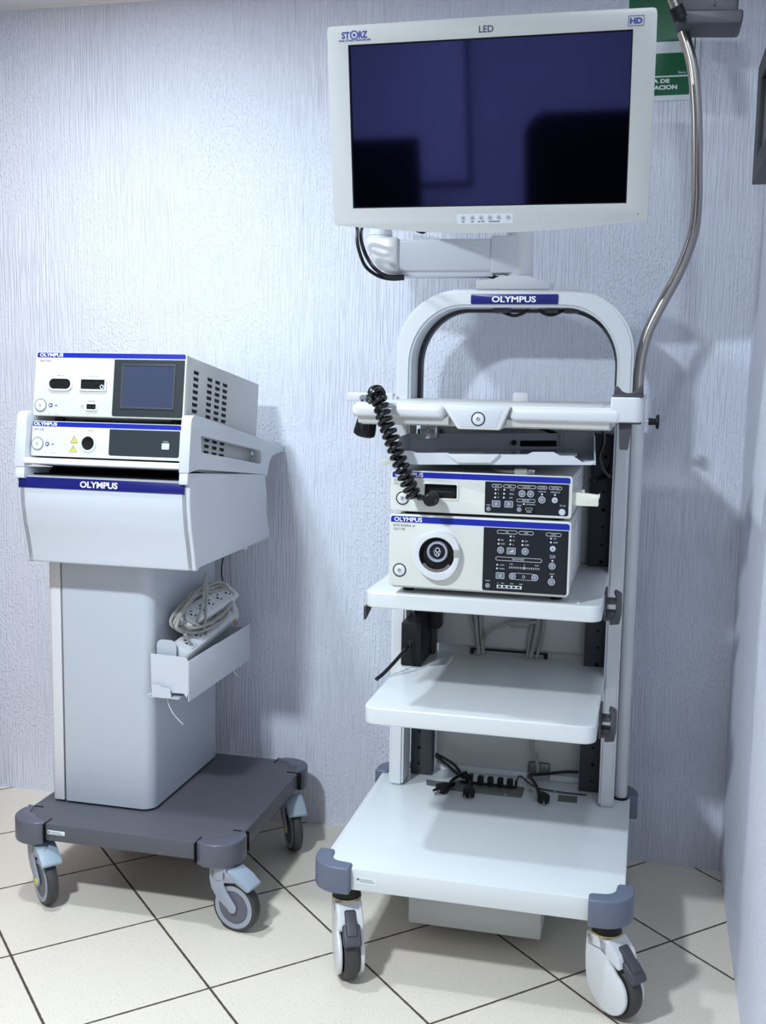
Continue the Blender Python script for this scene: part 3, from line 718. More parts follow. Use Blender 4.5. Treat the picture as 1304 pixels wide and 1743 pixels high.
g.prism([(sx_ - .0052, sz_ + .009), (sx_ - .0044, sz_ + .009), (sx_ - .0018, sz_ - .001), (sx_ - .0026, sz_ - .001)], 'y', CY - .014, CY - .009)
g.prism([(sx_ + .0086, sz_ + .009), (sx_ + .0094, sz_ + .009), (sx_ + .0066, sz_ - .001), (sx_ + .0058, sz_ - .001)], 'y', CY - .014, CY - .009)
g.build('contact_pins', M['mark'], sk)
MB().prism(circ(sx_ + .001, sz_ + .0005, .0362, 20, 215, 325) + list(reversed(circ(sx_ + .001, sz_ + .0005, .0300, 20, 215, 325))), 'y', CY - .0145, CY - .011).build('lock_ring', M['steel'], sk)
MB().box(sx_ + .0365, sx_ + .0475, CY - .0185, CY - .012, sz_ - .0015, sz_ + .0135, .0015).build('release_tab', M['gcord'], sk)
power_button(src, -.1915, .8713, CY, .0143)
# control panel
pl = MB().prism(rrect(-.0178, .1525, .8400, .9700, (.004, .004, 0, 0)), 'y', CY - .0006, CY + .001).build('control_panel', M['panel'], src)
Y0 = CY - .0006
g = MB()
for x0, x1, z in ((.0090, .0504, .9620), (.0532, .0831, .9620), (.1076, .1383, .9615)): g.pill(x0, x1, z - .0036, z + .0036, Y0)
g.pill(.0079, .1014, .9032, .9112, Y0)
for x, z in ((.0133, .9456), (.0132, .9375), (.0372, .9537), (.0370, .9456), (.0368, .9376), (.0617, .9453), (.0615, .9375), (.1181, .9536), (.1179, .9457), (.0117, .8943), (.0116, .8868), (.1223, .9084), (.1223, .8761)):
    g.dot(x, z, .0019, Y0)
for k in range(17):
    x = .0368 + .0593 * k / 16; g.box(x - .0006, x + .0006, Y0 - .0004, Y0, .8884, .8922)
g.box(.0652, .0676, Y0 - .0005, Y0, .8876, .8931)
g.pill(.0432, .0885, .8658, .8796, Y0, .0006); g.prism(circ(.0658, .8725, .0030, 16), 'y', Y0 - .0004, Y0, [circ(.0658, .8725, .0022, 16)])
g.prism([(.0119, .8465), (.0626, .8465), (.0626, .8530), (.0119, .8530)], 'y', Y0 - .0004, Y0, [[(a, .8478), (a + .0062, .8478), (a + .0062, .8517), (a, .8517)] for a in (.0147, .0243, .0338, .0434, .0530)])
for s, x, z, wd, h in (('AIR', .0296, .9620, .0070, .0026), ('NBI', .0680, .9620, .0070, .0026), ('LAMP', .1230, .9615, .0098, .0026), ('ON', .0200, .9455, .0052, .0028), ('STBY', .0219, .9375, .0088, .0028), ('H', .0434, .9537, .0026, .0028), ('M', .0434, .9456, .0030, .0028), ('L', .0430, .9376, .0022, .0028),
                       ('ON', .0690, .9453, .0052, .0028), ('STBY', .0706, .9375, .0088, .0028), ('ON', .1258, .9536, .0052, .0028), ('STBY', .1276, .9457, .0088, .0028), ('BRIGHTNESS', .0540, .9072, .0240, .0030), ('MIN', .0400, .8970, .0062, .0026), ('0', .0664, .8968, .0020, .0026), ('MAX', .0915, .8968, .0075, .0026), ('AUTO', .0215, .8942, .0090, .0028), ('MANU', .0215, .8867, .0100, .0028),
                       ('TRANS', .1222, .9185, .0115, .0026), ('ILLUM', .1222, .9148, .0100, .0026), ('HIGH', .1222, .8816, .0090, .0026), ('RESET', -.0068, .8606, .0100, .0022), ('0', .0140, .8568, .0018, .0022), ('100h', .0235, .8568, .0060, .0022), ('300h', .0425, .8568, .0070, .0022), ('500h', .0610, .8568, .0070, .0022)):
    g.text(s, x, z, wd, h, Y0)
g.build('panel_print', M['mark'], pl)
def rbtn(parent, x, z, r, y, light=False, mark=True):
    b = MB().lathe([(r * .86, 0), (r * .86, .0008), (r * .75, .0014), (0, .0012)], (x, y, z), (0, -1, 0), 24).build('button', M['btnl'] if light else M['btn'], parent)
    g = MB().prism(circ(x, z, r, 24), 'y', y - .0008, y, [circ(x, z, r * .86, 24)])
    if mark: g.prism(circ(x, z, r * .36, 14), 'y', y - .0022, y - .0010, [circ(x, z, r * .24, 14)])
    g.build('button_mark', M['btn'] if light else M['mark'], b); return b
def sbtn(parent, x, z, w_, h, y, kind=0):
    b = MB().prism(rrect(x - w_ / 2, x + w_ / 2, z - h / 2, z + h / 2, .0012), 'y', y - .0012, y, b=.0003).build('button', M['btn'], parent)
    g = MB().pill(x - w_ / 2, x + w_ / 2, z - h / 2, z + h / 2, y - .0012, .0008, .0012)
    if kind == 1:
        for i in range(4): g.box(x - .0050 + i * .0026, x - .0032 + i * .0026, y - .0018, y - .001, z - .0030, z - .0018 + i * .0016)
    else:
        g.prism(circ(x, z, .0028, 16), 'y', y - .0017, y - .001, [circ(x, z, .0018, 16)])
    g.build('button_mark', M['mark'], b); return b
rbtn(pl, .0176, .9246, .0068, Y0); sbtn(pl, .0392, .9242, .0176, .0132, Y0, 1); rbtn(pl, .0672, .9245, .0070, Y0)
rbtn(pl, .1222, .9330, .0063, Y0, True); rbtn(pl, .1221, .8977, .0068, Y0); rbtn(pl, .1220, .8655, .0070, Y0)
sbtn(pl, .0183, .8725, .0172, .0128, Y0); rbtn(pl, .0432, .8726, .0068, Y0); rbtn(pl, .0885, .8722, .0068, Y0); rbtn(pl, -.0068, .8503, .0045, Y0)
for y in (-.605, -.505):
    MB().lathe([(.056, 0), (.056, .003), (.050, .0055), (0, .0065)], (CX1 - .0045, y, .915), (1, 0, 0), 40).build('side_disc', M['casew'], src)

# ================================================================== VIDEO PROCESSOR
VX0, VX1 = -.2135, .1560
proc = thing('video_processor', 'flat endoscopy unit with the coiled cable plugged in, resting on the taller unit', 'video processor', (-.0285, -.45, .9885))
MB().box(VX0 + .004, VX1 - .003, CY + .012, -.215, .9925, 1.0745, .003).build('case', M['casew'], proc)
MB().prism(rrect(VX0, VX1, .9950, 1.0785, .006), 'y', CY, CY + .016, [rrect(-.1428, -.0752, 1.0250, 1.0530, .003)], b=.0025, seg=2).build('front_bezel', M['bezel'], proc)
g = MB()
for x in (VX0 + .03, VX1 - .03):
    for y in (CY + .06, -.26): g.cyl((x, y, .9852), (x, y, .9932), .012)
g.build('feet', M['black'], proc)
st = MB().prism(rrect(-.2100, .1520, 1.0650, 1.0765, (0, 0, .004, .004)), 'y', CY - .0004, CY + .001).build('name_stripe', M['blue'], proc)
olympus(st, -.1752, 1.0708, .0590, .0085, CY - .0004)
MB().text('EVIS EXERA III', -.1835, 1.0588, .0450, .0040, CY, .01).text('CV-190', -.1955, 1.0520, .0215, .0046, CY, .01).build('model_print', M['print'], proc)
rc = MB().prism(rrect(-.1470, -.0712, 1.0208, 1.0572, .005), 'y', CY - .0015, CY + .001, [rrect(-.1430, -.0752, 1.0248, 1.0532, .003)], b=.001)
rc = rc.build('socket_frame', M['bezel'], proc)
MB().box(-.1426, -.0754, CY + .009, CY + .0118, 1.0252, 1.0528).build('socket_recess', M['gap'], rc)
MB().prism(rrect(-.132, -.078, 1.0275, 1.0400, .004), 'y', CY + .002, CY + .010, b=.001).box(-.090, -.084, CY + .001, CY + .006, 1.030, 1.040, .001).build('socket_plug', M['black'], rc)
power_button(proc, -.1879, 1.0215, CY, .0140)
pl = MB().prism(rrect(-.0175, .1500, .9998, 1.0630, (.004, .004, 0, 0)), 'y', CY - .0006, CY + .001).build('control_panel', M['panel'], proc)
g = MB()
for x0, x1 in ((-.0040, .0164), (.0193, .0446), (.0475, .0842), (.0869, .1071), (.1105, .1361)): g.pill(x0, x1, 1.0517, 1.0583, Y0)
g.pill(.0468, .0841, 1.0241, 1.0307, Y0)
for x, z in ((.0038, 1.0476), (.0037, 1.0396), (.0033, 1.0317), (.0214, 1.0478), (.0211, 1.0397), (.0209, 1.0319), (.0969, 1.0415), (.1226, 1.0416), (.0616, 1.0205)): g.dot(x, z, .0019, Y0)
for s, x, z, wd, h in (('ENH', .0062, 1.0550, .0070, .0026), ('IRIS', .0320, 1.0550, .0066, .0026), ('CUSTOM', .0658, 1.0550, .0150, .0028), ('SCOPE', .0970, 1.0550, .0115, .0026), ('WHT BAL', .1233, 1.0550, .0150, .0028), ('1', .0092, 1.0476, .0014, .0028), ('2', .0092, 1.0396, .0020, .0028), ('3', .0092, 1.0317, .0020, .0028),
                       ('AUTO', .0375, 1.0478, .0090, .0028), ('PEAK', .0365, 1.0397, .0090, .0028), ('AVE', .0350, 1.0319, .0066, .0028), ('ZOOM ON', .0970, 1.0468, .0150, .0026), ('COMPLETE', .1230, 1.0468, .0180, .0026), ('MEMORY', .0655, 1.0274, .0150, .0028), ('BUSY/READY', .0755, 1.0203, .0175, .0024), ('STOP', .0522, 1.0172, .0085, .0026), ('RESET', -.0096, 1.0155, .0080, .0022), ('AIR', .1415, 1.0205, .0065, .0026)):
    g.text(s, x, z, wd, h, Y0)
g.pill(.1330, .1370, 1.0188, 1.0222, Y0, .0005)
g.build('panel_print', M['mark'], pl)
sbtn(pl, .0057, 1.0188, .0168, .0128, Y0); sbtn(pl, .0313, 1.0190, .0168, .0128, Y0)
rbtn(pl, .0572, 1.0413, .0068, Y0); rbtn(pl, .0742, 1.0414, .0068, Y0); rbtn(pl, .0971, 1.0306, .0070, Y0); rbtn(pl, .1226, 1.0308, .0063, Y0, True)
rbtn(pl, .0525, 1.0090, .0045, Y0); rbtn(pl, -.0096, 1.0076, .0043, Y0); rbtn(pl, .1378, 1.0076, .0072, Y0, True, False)
MB().prism(rrect(.0600, .0842, 1.0012, 1.0160, .002), 'y', Y0 - .0008, Y0 + .001).build('memory_port', M['gap'], pl)
MB().pill(.0650, .0790, 1.0085, 1.0135, Y0 - .0008, .0006, .0012).box(.0672, .077, Y0 - .0012, Y0 - .0006, 1.0045, 1.0058).build('port_mark', M['mark'], pl)
br = MB().prism([(.1545, 1.0480), (.2060, 1.0430), (.2095, 1.0460), (.2095, 1.0375), (.2075, 1.0350), (.2070, 1.0215), (.1545, 1.0225)], 'y', CY + .012, CY + .030, b=.0015).box(.1545, .207, CY + .012, CY + .052, 1.0205, 1.0228, .0006).box(.1545, .178, CY + .030, CY + .052, 1.0205, 1.050, .001)
br.build('side_bracket', M['cream'], proc)
g = MB()
for j in range(5):
    for i in range(10):
        y = -.60 + i * .034 + (.017 if j % 2 else 0); g.box(VX1 - .0035, VX1 - .0022, y, y + .014, 1.0145 + j * .011, 1.0195 + j * .011)
g.build('side_vents', M['strip'], proc)

# ------------------------------------------------------------------ coiled cable
cc = thing('coiled_cable', 'thick black coiled cord draped over the tray edge into the flat unit', 'cable', (-.115, -.70, 1.03))
ctr = [Vector(p) for p in ((-.262, -.640, 1.2180), (-.248, -.672, 1.2350), (-.236, -.700, 1.2300), (-.228, -.708, 1.2120), (-.218, -.712, 1.1820), (-.204, -.714, 1.1470), (-.190, -.715, 1.1120), (-.176, -.715, 1.0770), (-.163, -.713, 1.0480), (-.153, -.712, 1.0240))]
q = [ctr[0] * 2 - ctr[1]] + ctr + [ctr[-1] * 2 - ctr[-2]]; line = []
for i in range(1, len(q) - 2):
    a, b_, c, d = q[i - 1:i + 3]
    for k in range(40):
        s = k / 40; line.append(0.5 * ((2 * b_) + (c - a) * s + (2 * a - 5 * b_ + 4 * c - d) * s * s + (3 * b_ - a - 3 * c + d) * s ** 3))
L_ = [0]
for a, b_ in zip(line, line[1:]): L_.append(L_[-1] + (b_ - a).length)
hel = []; turns = 20.5; N = int(turns * 14); rad = .0128; j = 0; nrm = None
for i in range(N + 1):
    s = L_[-1] * i / N
    while j < len(L_) - 2 and L_[j + 1] < s: j += 1
    f = (s - L_[j]) / max(L_[j + 1] - L_[j], 1e-9); p = line[j].lerp(line[j + 1], f)
    tg = (line[min(j + 3, len(line) - 1)] - line[max(j - 3, 0)]).normalized()
    if nrm is None: nrm = tg.orthogonal()
    nrm = (nrm - tg * nrm.dot(tg)).normalized(); bn = tg.cross(nrm); an = 2 * math.pi * turns * i / N + .6 * math.sin(i * .05)
    hel.append(p + nrm * rad * math.cos(an) + bn * rad * math.sin(an))
MB().tube(hel, .0049, 8, 1).build('coil', M['cord'], cc)
MB().tube([hel[0], hel[0] + Vector((-.006, .015, .006)), (-.285, -.60, 1.2235), (-.318, -.52, 1.222), (-.327, -.46, 1.205), (-.322, -.43, 1.175), (-.315, -.42, 1.160)], .0049, 10, 6).tube([hel[-1], hel[-1] + Vector((.010, -.006, .004)), (-.136, -.724, 1.0290), (-.122, -.724, 1.0268)], .0046, 10, 6).build('cord_end', M['cord'], cc)
MB().lathe([(0, -.001), (.0095, 0), (.0125, .003), (.0125, .022), (.0142, .024), (.0142, .034), (.012, .036), (.0115, .052), (0, .052)], (-.1205, -.730, 1.0262), (0, 1, 0), 28).build('plug', M['black'], cc)
MB().lathe([(.0128, .0285), (.0148, .029), (.0148, .033), (.0128, .0335)], (-.1205, -.730, 1.0262), (0, 1, 0), 28, ring=True).build('plug_ring', M['rail'], cc)
g = MB().lathe([(0, -.038), (.018, -.038), (.0245, -.034), (.0255, -.028), (.0225, .006), (.019, .012), (.008, .016), (0, .017)], (-.331, -.42, 1.168), (0.22, -.05, 1), 32)
g.box(-.3345, -.3305, -.4465, -.440, 1.145, 1.170, .001).box(-.3225, -.3185, -.4465, -.440, 1.145, 1.170, .001)
g.build('connector', M['black'], cc)

# small items on top of the processor and behind
us_ = thing('usb_cable', 'pale cable with a metal plug lying on the flat unit under the drawer', 'cable', (.05, -.63, 1.0795))
MB().tube([(-.03, -.50, 1.0785), (-.005, -.60, 1.0795), (.02, -.625, 1.081), (.040, -.63, 1.082)], .0030, 8, 6).prism(rrect(.036, .062, 1.0765, 1.0885, .003), 'y', -.638, -.620, b=.001).build('cable_body', M['gcord'], us_)
MB().box(.062, .077, -.636, -.623, 1.0785, 1.0868, .0004).box(.0660, .069, -.6368, -.6358, 1.080, 1.0815).box(.0660, .069, -.6368, -.6358, 1.0835, 1.085).build('metal_plug', M['steel'], us_)

# black leads at the right, behind the units
for lb, pts, r in (('black lead curving down from the tray to the post right of the drawer', [(.196, -.33, 1.168), (.200, -.325, 1.13), (.192, -.315, 1.10), (.198, -.305, 1.07), (.210, -.295, 1.052), (.216, -.25, 1.045)], .0042),
                   ('thick black lead leaving the back of the flat unit toward the post', [(.212, -.200, 1.060), (.203, -.23, 1.046), (.182, -.26, 1.037), (.172, -.255, 1.034), (.168, -.205, 1.030)], .0058),
                   ('black lead crossing the dark gap beneath the switch pocket', [(.030, -.30, 1.162), (.070, -.32, 1.152), (.105, -.33, 1.139), (.125, -.30, 1.125), (.130, -.20, 1.11)], .0040)):
    lead('power_cable', lb, 'cable', pts, r)

# grey cables behind the middle gap
gg = 'grey cables behind the middle shelf'
for lb, pts, r in (('leftmost grey cable in the gap between the two shelves', [(-.128, -.158, .80), (-.126, -.158, .70), (-.116, -.158, .652), (-.103, -.158, .612), (-.098, -.158, .573)], .0036),
                   ('thick grey cable dropping straight, second from the left behind the middle gap', [(-.110, -.161, .80), (-.109, -.161, .70), (-.103, -.161, .63), (-.096, -.161, .573)], .0052),
                   ('grey cable just right of the thick left one behind the middle gap', [(-.093, -.156, .80), (-.095, -.156, .70), (-.093, -.156, .64), (-.086, -.156, .573)], .0050),
                   ('grey cable bowing across the middle gap with a wide inline plug', [(-.086, -.158, .612), (-.076, -.170, .628), (-.055, -.170, .645), (-.030, -.170, .655), (-.015, -.170, .660), (.02, -.170, .663), (.05, -.170, .668)], .0042),
                   ('grey cable left in the right-hand bunch behind the middle gap', [(.038, -.158, .80), (.037, -.158, .68), (.030, -.158, .62), (.027, -.158, .573)], .0042),
                   ('thickest grey cable in the right-hand bunch behind the middle gap', [(.052, -.161, .80), (.052, -.161, .68), (.044, -.161, .62), (.035, -.161, .573)], .0056),
                   ('rightmost grey cable of the bunch behind the middle gap', [(.064, -.157, .80), (.065, -.157, .68), (.060, -.157, .62), (.049, -.157, .573)], .0040)):
    o = lead('signal_cable', lb, 'cable', pts, r, 'gcord', gg)
    if 'inline' in lb:
        MB().lathe([(.0045, 0), (.0085, .006), (.0095, .030), (.0085, .046), (.005, .052)], (-.020, -.170, .658), (1, 0, .06), 16).build('inline_plug', M['gcord'], o)
lead('signal_cable', 'single grey cable dropping to the metal clamp plate in the lowest bay', 'cable', [(.040, -.150, .52), (.042, -.148, .40), (.046, -.146, .335), (.056, -.146, .310), (.0615, -.146, .285), (.062, -.142, .265)], .0046, 'gcord')

# ------------------------------------------------------------------ adapter on the middle shelf
ad = thing('power_adapter', 'black power brick standing at the left end of the middle shelf', 'power adapter', (-.235, -.23, .5695))
MB().box(-.264, -.214, -.318, -.185, .5705, .678, .003).box(-.235, -.19, -.205, -.16, .64, .70, .003).build('brick', M['black'], ad)
MB().prism([(-.2490, .6130), (-.2310, .6130), (-.2310, .6350), (-.2490, .6350)], 'y', -.324, -.316, b=.001).build('inlet', M['panel'], ad)
MB().prism([(-.2465, .6155), (-.2335, .6155), (-.2335, .6320), (-.2465, .6320)], 'y', -.345, -.322, b=.002).tube([(-.240, -.34, .624), (-.246, -.37, .618), (-.262, -.405, .598), (-.279, -.43, .579), (-.290, -.445, .570), (-.293, -.448, .566)], .0046, 10, 6).build('lead', M['cord'], ad)
lead('thin_cable', 'thin white wire lying on the middle shelf in front of the black brick', 'cable', [(-.262, -.345, .571), (-.235, -.345, .571), (-.212, -.335, .571), (-.195, -.30, .571)], .0012, 'tie')

# ------------------------------------------------------------------ three cords lying on the base
def mains_plug(parent, p, ang, tilt=0.0, s=1.0):
    X = Matrix.Translation(p) @ Matrix.Rotation(R(ang), 4, 'Z') @ Matrix.Rotation(R(tilt), 4, 'Y') @ Matrix.Scale(s, 4)
    b = MB().lathe([(.0045, -.045), (.0070, -.030), (.0085, -.020)], (0, 0, 0), (1, 0, 0), 16, X=X).prism([(-.022, -.008), (-.004, -.014), (.010, -.014), (.012, -.010), (.012, .010), (.010, .014), (-.004, .014), (-.022, .008)], 'z', -.0095, .0095, b=.003, X=X).build('plug', M['black'], parent)
    MB().box(.012, .029, -.0072, -.0057, -.003, .003, X=X).box(.012, .029, .0057, .0072, -.003, .003, X=X).cyl((.012, 0, -.006), (.030, 0, -.006), .0024, seg=10, X=X).build('prongs', M['steel'], b)
def mains_cord(label, pts, pp, ang, tilt=0):
    t = thing('mains_cable', label, 'power cord', pp, 'black mains cords lying on the cart base')
    MB().tube(pts, .0040, 10, 8).build('cord', M['cord'], t); mains_plug(t, pp, ang, tilt); return t
ZB = BZ + .0105
mains_cord('black cord whose plug points left on the cart base', [(-.200, -.165, .300), (-.176, -.170, .292), (-.150, -.172, .278), (-.132, -.178, .262), (-.120, -.196, .264), (-.112, -.215, .2775), (-.122, -.228, .2765), (-.138, -.255, .270), (-.145, -.270, ZB + .003)], (-.158, -.292, ZB + .0005), 240)
mains_cord('black cord whose plug points forward beside the row of cable hooks', [(-.200, -.168, .296), (-.178, -.174, .284), (-.150, -.180, .266), (-.128, -.190, .256), (-.106, -.200, .258), (-.094, -.232, .280), (-.092, -.256, .272), (-.092, -.272, ZB + .003)], (-.090, -.300, ZB + .0005), 272)
mains_cord('black cord ending in a plug near the right grey cover of the base', [(.165, -.150, .284), (.130, -.148, .280), (.090, -.150, .272), (.055, -.152, .266), (.040, -.160, .264), (.050, -.185, .268), (.062, -.215, .268), (.074, -.245, ZB + .003)], (.090, -.285, ZB + .0005), 292)
lead('thin_cable', 'thin grey wire running along the base to the right rail', 'cable', [(.016, -.206, .262), (.018, -.196, .272), (.026, -.190, .272), (.045, -.192, .258), (.075, -.205, .2515), (.110, -.212, .2515), (.150, -.216, .2515), (.190, -.214, .2515)], .0020, 'rail')

# ================================================================== LEFT (ELECTROSURGERY) CART
LX0, LX1, LY0, LY1, LZ = -1.133, -.577, -.637, -.072, .205
lc = thing('electrosurgery_cart', 'low medical cart with a white pedestal column on a dark slate base', 'medical cart', ((LX0 + LX1) / 2, (LY0 + LY1) / 2, 0))
MB().prism(rrect(LX0, LX1, LY0, LY1, .02), 'z', LZ - .042, LZ, b=.003).build('base_plate', M['slate_d'], lc)
def bumper_small(cx, cy, sx, sy):
    e, arm, ro = .013, .085, .060
    o = [(.0015, -arm), (.005, -arm + .008), (e - .002, -arm + .016), (e, -arm + .024)] + circ(e - ro, e - ro, ro, 12, 0, 90) + [(-arm + .024, e), (-arm + .016, e - .002), (-arm + .008, .005), (-arm, .0015)]
    f = lambda p: (cx + sx * p[0], cy + sy * p[1])
    g = MB()
    g.prism([f(p) for p in o + [(-arm, -.008)] + bez((-arm * .8, -.014), (-.045, -.020), (-.042, -.042), 5) + bez((-.020, -.045), (-.014, -arm * .6), (-.008, -arm), 5)], 'z', LZ - .052, LZ + .004, b=.004, seg=3)
    b = g.build('corner_bumper', M['bump_d'], lc)
    h = MB()
    h.prism([f(p) for p in ((-arm - .0025, e - .003), (-arm, e - .003), (-arm, -.03), (-arm - .0025, -.03))], 'z', LZ - .045, LZ + .0015)
    h.prism([f(p) for p in ((e - .003, -arm - .0025), (e - .003, -arm), (-.03, -arm), (-.03, -arm - .0025))], 'z', LZ - .045, LZ + .0015)
    h.build('seam', M['gap'], b)
for a in ((LX0, LY0, -1, -1), (LX1, LY0, 1, -1), (LX0, LY1, -1, 1), (LX1, LY1, 1, 1)): bumper_small(*a)
caster_grey(lc, -1.085, -.600, -40, .163, True)
caster_grey(lc, -.606, -.612, -13, .163, False)
caster_grey(lc, -.602, -.150, -56, .163, True)
caster_grey(lc, -1.090, -.120, 100, .163, True)
MB().box(-1.00, -.76, -.56, -.20, .143, .165, .003).box(-.80, -.765, -.58, -.54, .137, .165, .002).build('under_plate', M['darkgrey'], lc)
s = MB().box(-1.041, -.996, LY0 - .0007, LY0 + .001, .1805, .1905).build('label_sticker', M['signw'], lc)
g = MB(); g.box(-1.0395, -1.0345, LY0 - .0012, LY0 - .0005, .183, .1885)
g.box(-1.0315, -1.006, LY0 - .0012, LY0 - .0005, .1862, .1873); g.box(-1.0315, -.999, LY0 - .0012, LY0 - .0005, .1826, .1837)
g.build('sticker_print', M['print'], s)
# column
MB().prism(rrect(-1.0665, -.8320, -.5100, -.1080, (.006, .032, .006, .006), 10), 'z', LZ + .006, .88, b=.001).build('column_cover', M['column'], lc)
MB().prism(rrect(-1.1020, -1.0700, -.5080, -.1080, (.010, .002, .002, .004), 6), 'z', LZ + .006, .88, b=.001).build('side_panel', M['strip'], lc)
MB().box(-1.095, -.850, -.490, -.112, LZ, .88).build('column_core', M['gap'], lc)
# hood housing
HX0, HX1 = -1.0980, -.6740
prof = [(-.622, 1.050)] + bez((-.6350, 1.030), (-.6410, .985), (-.6310, .940), 8) + bez((-.629, .925), (-.613, .875), (-.6060, .828), 8)
tail = [(-.590, .826), (-.585, .832), (-.115, .834)] + bez((-.116, .855), (-.142, .890), (-.138, .925), 6) + [(-.137, .955)]
hood = MB().prism(prof[1:] + tail + [(-.150, .985), (-.560, 1.008), (-.595, 1.031)], 'x', HX0 + .004, HX1 - .004, b=.004, seg=3)
for x0, x1 in ((HX0, HX0 + .022), (HX1 - .022, HX1)):
    hood.prism(prof + tail + [(-.150, 1.000), (-.158, 1.0095)], 'x', x0, x1, b=.004, seg=3)
hood = hood.build('hood', M['hood'], lc)
np_ = MB()
npx = [(-.6372, 1.0285), (-.6396, 1.0045), (-.632, 1.0045), (-.630, 1.0285)]
np_.prism(npx, 'x', -1.0935, -.6860, b=.0004)
np_ = np_.build('name_plate', M['navy'], hood)
olympus(np_, -.8925, 1.0165, .0925, .0145, 0, X=Matrix.Translation((0, -.6385, 1.0165)) @ Matrix.Rotation(-.0997, 4, 'X') @ Matrix.Translation((0, 0, -1.0165)))
# side cheeks carrying the two units: outer frame with a window
et = .145
def Ltilt(y, z):        # point given in the tilted frame of the units (origin at the upper unit's front foot edge)
    return (-.6079 + y * math.cos(et) + z * math.sin(et), 1.1704 - y * math.sin(et) + z * math.cos(et))
ch = [Ltilt(-.020, -.122), Ltilt(-.020, -.020)] + bez(Ltilt(-.020, -.010), Ltilt(-.016, .007), Ltilt(.010, .007), 8)
ch += [Ltilt(.05, .0065), (-.30, 1.1235), (.002, 1.069), (.006, 1.0655), (.006, 1.0575), (-.075, 1.0560)]
ch += bez((-.100, 1.052), (-.125, 1.040), (-.138, 1.005), 6) + [(-.150, 1.0000), (-.158, 1.0080), (-.590, 1.0560)]
win = [(-.575, 1.1305), (-.195, 1.0735), (-.184, 1.064), (-.188, 1.0420), (-.198, 1.0385), (-.575, 1.0930)]
for x0, x1 in ((HX0 - .001, HX0 + .024), (HX1 - .022, HX1 + .001)):
    MB().prism(ch, 'x', x0, x1, [win], b=.003, seg=2).build('side_cheek', M['hood'], hood)
MB().prism([Ltilt(-.022, -.1010), Ltilt(-.022, -.1140), Ltilt(.43, -.1140), Ltilt(.43, -.1010)], 'x', HX0 + .0225, HX1 - .0205, b=.001).build('unit_tray', M['strip'], hood)
MB().prism([(-.607, 1.0325), (-.607, 1.0345), (-.540, 1.0300), (-.520, Ltilt(.09, -.1142)[1]), (-.20, Ltilt(.41, -.1142)[1]), (-.20, 1.0), (-.560, 1.014)], 'x', HX0 + .0235, HX1 - .0215).build('storage_slot', M['gap'], hood)  # black lining stands in for the shade inside the slot
for x0, x1 in ((HX0 + .001, HX0 + .024), (HX1 - .022, HX1 - .001)):
    MB().prism([Ltilt(-.0185, -.122), Ltilt(-.0185, -.1480), Ltilt(.05, -.1480), Ltilt(.05, -.122)], 'x', x0, x1, b=.002).build('hood_shoulder', M['hood'], hood)
MB().box(HX0 + .02, HX1 - .02, -.14, -.02, 1.050, 1.0560, .002).build('rear_shelf', M['hood'], hood)
MB().box(-.76, -.735, -.135, -.12, .80, .833, .002).build('cable_outlet', M['strip'], hood)

# upper and lower units, leaning back with the hood
TILT = (-et, 0, 0); ORG = (-1.0703, -.6079, 1.1704)
def unit_case(t, z0, z1, dep):
    MB().box(.002, .368, .010, dep, z0 + .002, z1 - .002, .003).build('case', M['casew'], t)
    return MB().prism(rrect(-.001, .371, z0, z1, .006), 'y', -.001, .013, b=.0025, seg=2).build('front_bezel', M['bezel'], t)
esu = thing('electrosurgical_unit', 'upper unit of the left cart with a small grey screen in a dark panel', 'electrosurgical unit', ORG, rot=TILT, local=True)
unit_case(esu, -.0035, .1420, .470)
st = MB().prism(rrect(.0035, .3680, .1297, .1405, (0, 0, .004, .004)), 'y', -.0016, 0).build('name_stripe', M['blue'], esu)
olympus(st, .0392, .1351, .0590, .0080, -.0016)
MB().text('ESG-300', .0245, .1220, .0255, .0045, -.001, .01).text('BIPOLAR', .0648, .0885, .0170, .0026, -.001).text('MONOPOLAR', .1460, .0880, .0260, .0026, -.001).text('NEUTRAL', .1462, .0315, .0180, .0028, -.001).pill(.1205, .1255, .0160, .0225, -.001, .0006, .0004).build('model_print', M['print'], esu)
pl = MB().prism(rrect(.1968, .3670, -.0008, .1272, (.005, .005, 0, 0)), 'y', -.0016, 0).build('screen_panel', M['panelg'], esu)
MB().prism(rrect(.2160, .3460, .0170, .1175, .002), 'y', -.0030, -.001, [rrect(.2205, .3415, .0210, .1135, .001)], b=.0006).build('screen_frame', M['rail'], pl)
MB().box(.2200, .3420, -.0022, -.0012, .0205, .1140).build('touch_screen', M['lcd'], pl)
def socket(t, outer, inner, holes, dep=.003):
    s = MB().prism(outer, 'y', -.001 - dep, 0, [inner], b=.0012).build('socket', M['white'], t)
    xs = [p[0] for p in inner]; zs = [p[1] for p in inner]
    MB().box(min(xs) - .0005, max(xs) + .0005, -.0018, -.0008, min(zs) - .0005, max(zs) + .0005).build('socket_recess', M['gap'], s)
    holes(s); return s
def h1(s): MB().cyl((.0475, -.0018, .0690), (.0475, -.0026, .0690), .0070).cyl((.0810, -.0018, .0700), (.0810, -.0026, .0700), .0070).build('contacts', M['black'], s)
socket(esu, rrect(.0330, .0958, .0535, .0855, .0155, 8), rrect(.0375, .0913, .0580, .0810, .0112, 8), h1)
def h2(s):
    MB().prism(circ(.1695, .0645, .0048, 20), 'y', -.0036, -.0016, [circ(.1695, .0645, .0030, 20)]).build('contact_ring', M['mark'], s)
    g = MB()
    for x in (.130, .140, .150): g.cyl((x, -.0018, .0640), (x, -.0028, .0640), .0032, seg=16)
    g.prism([(.150, .0690), (.160, .0690), (.158, .0775), (.153, .0775)], 'y', -.0028, -.0018)
    g.build('contacts', M['panel'], s)
socket(esu, rrect(.1130, .1805, .0545, .0850, .004), rrect(.1172, .1760, .0588, .0806, .002), h2)
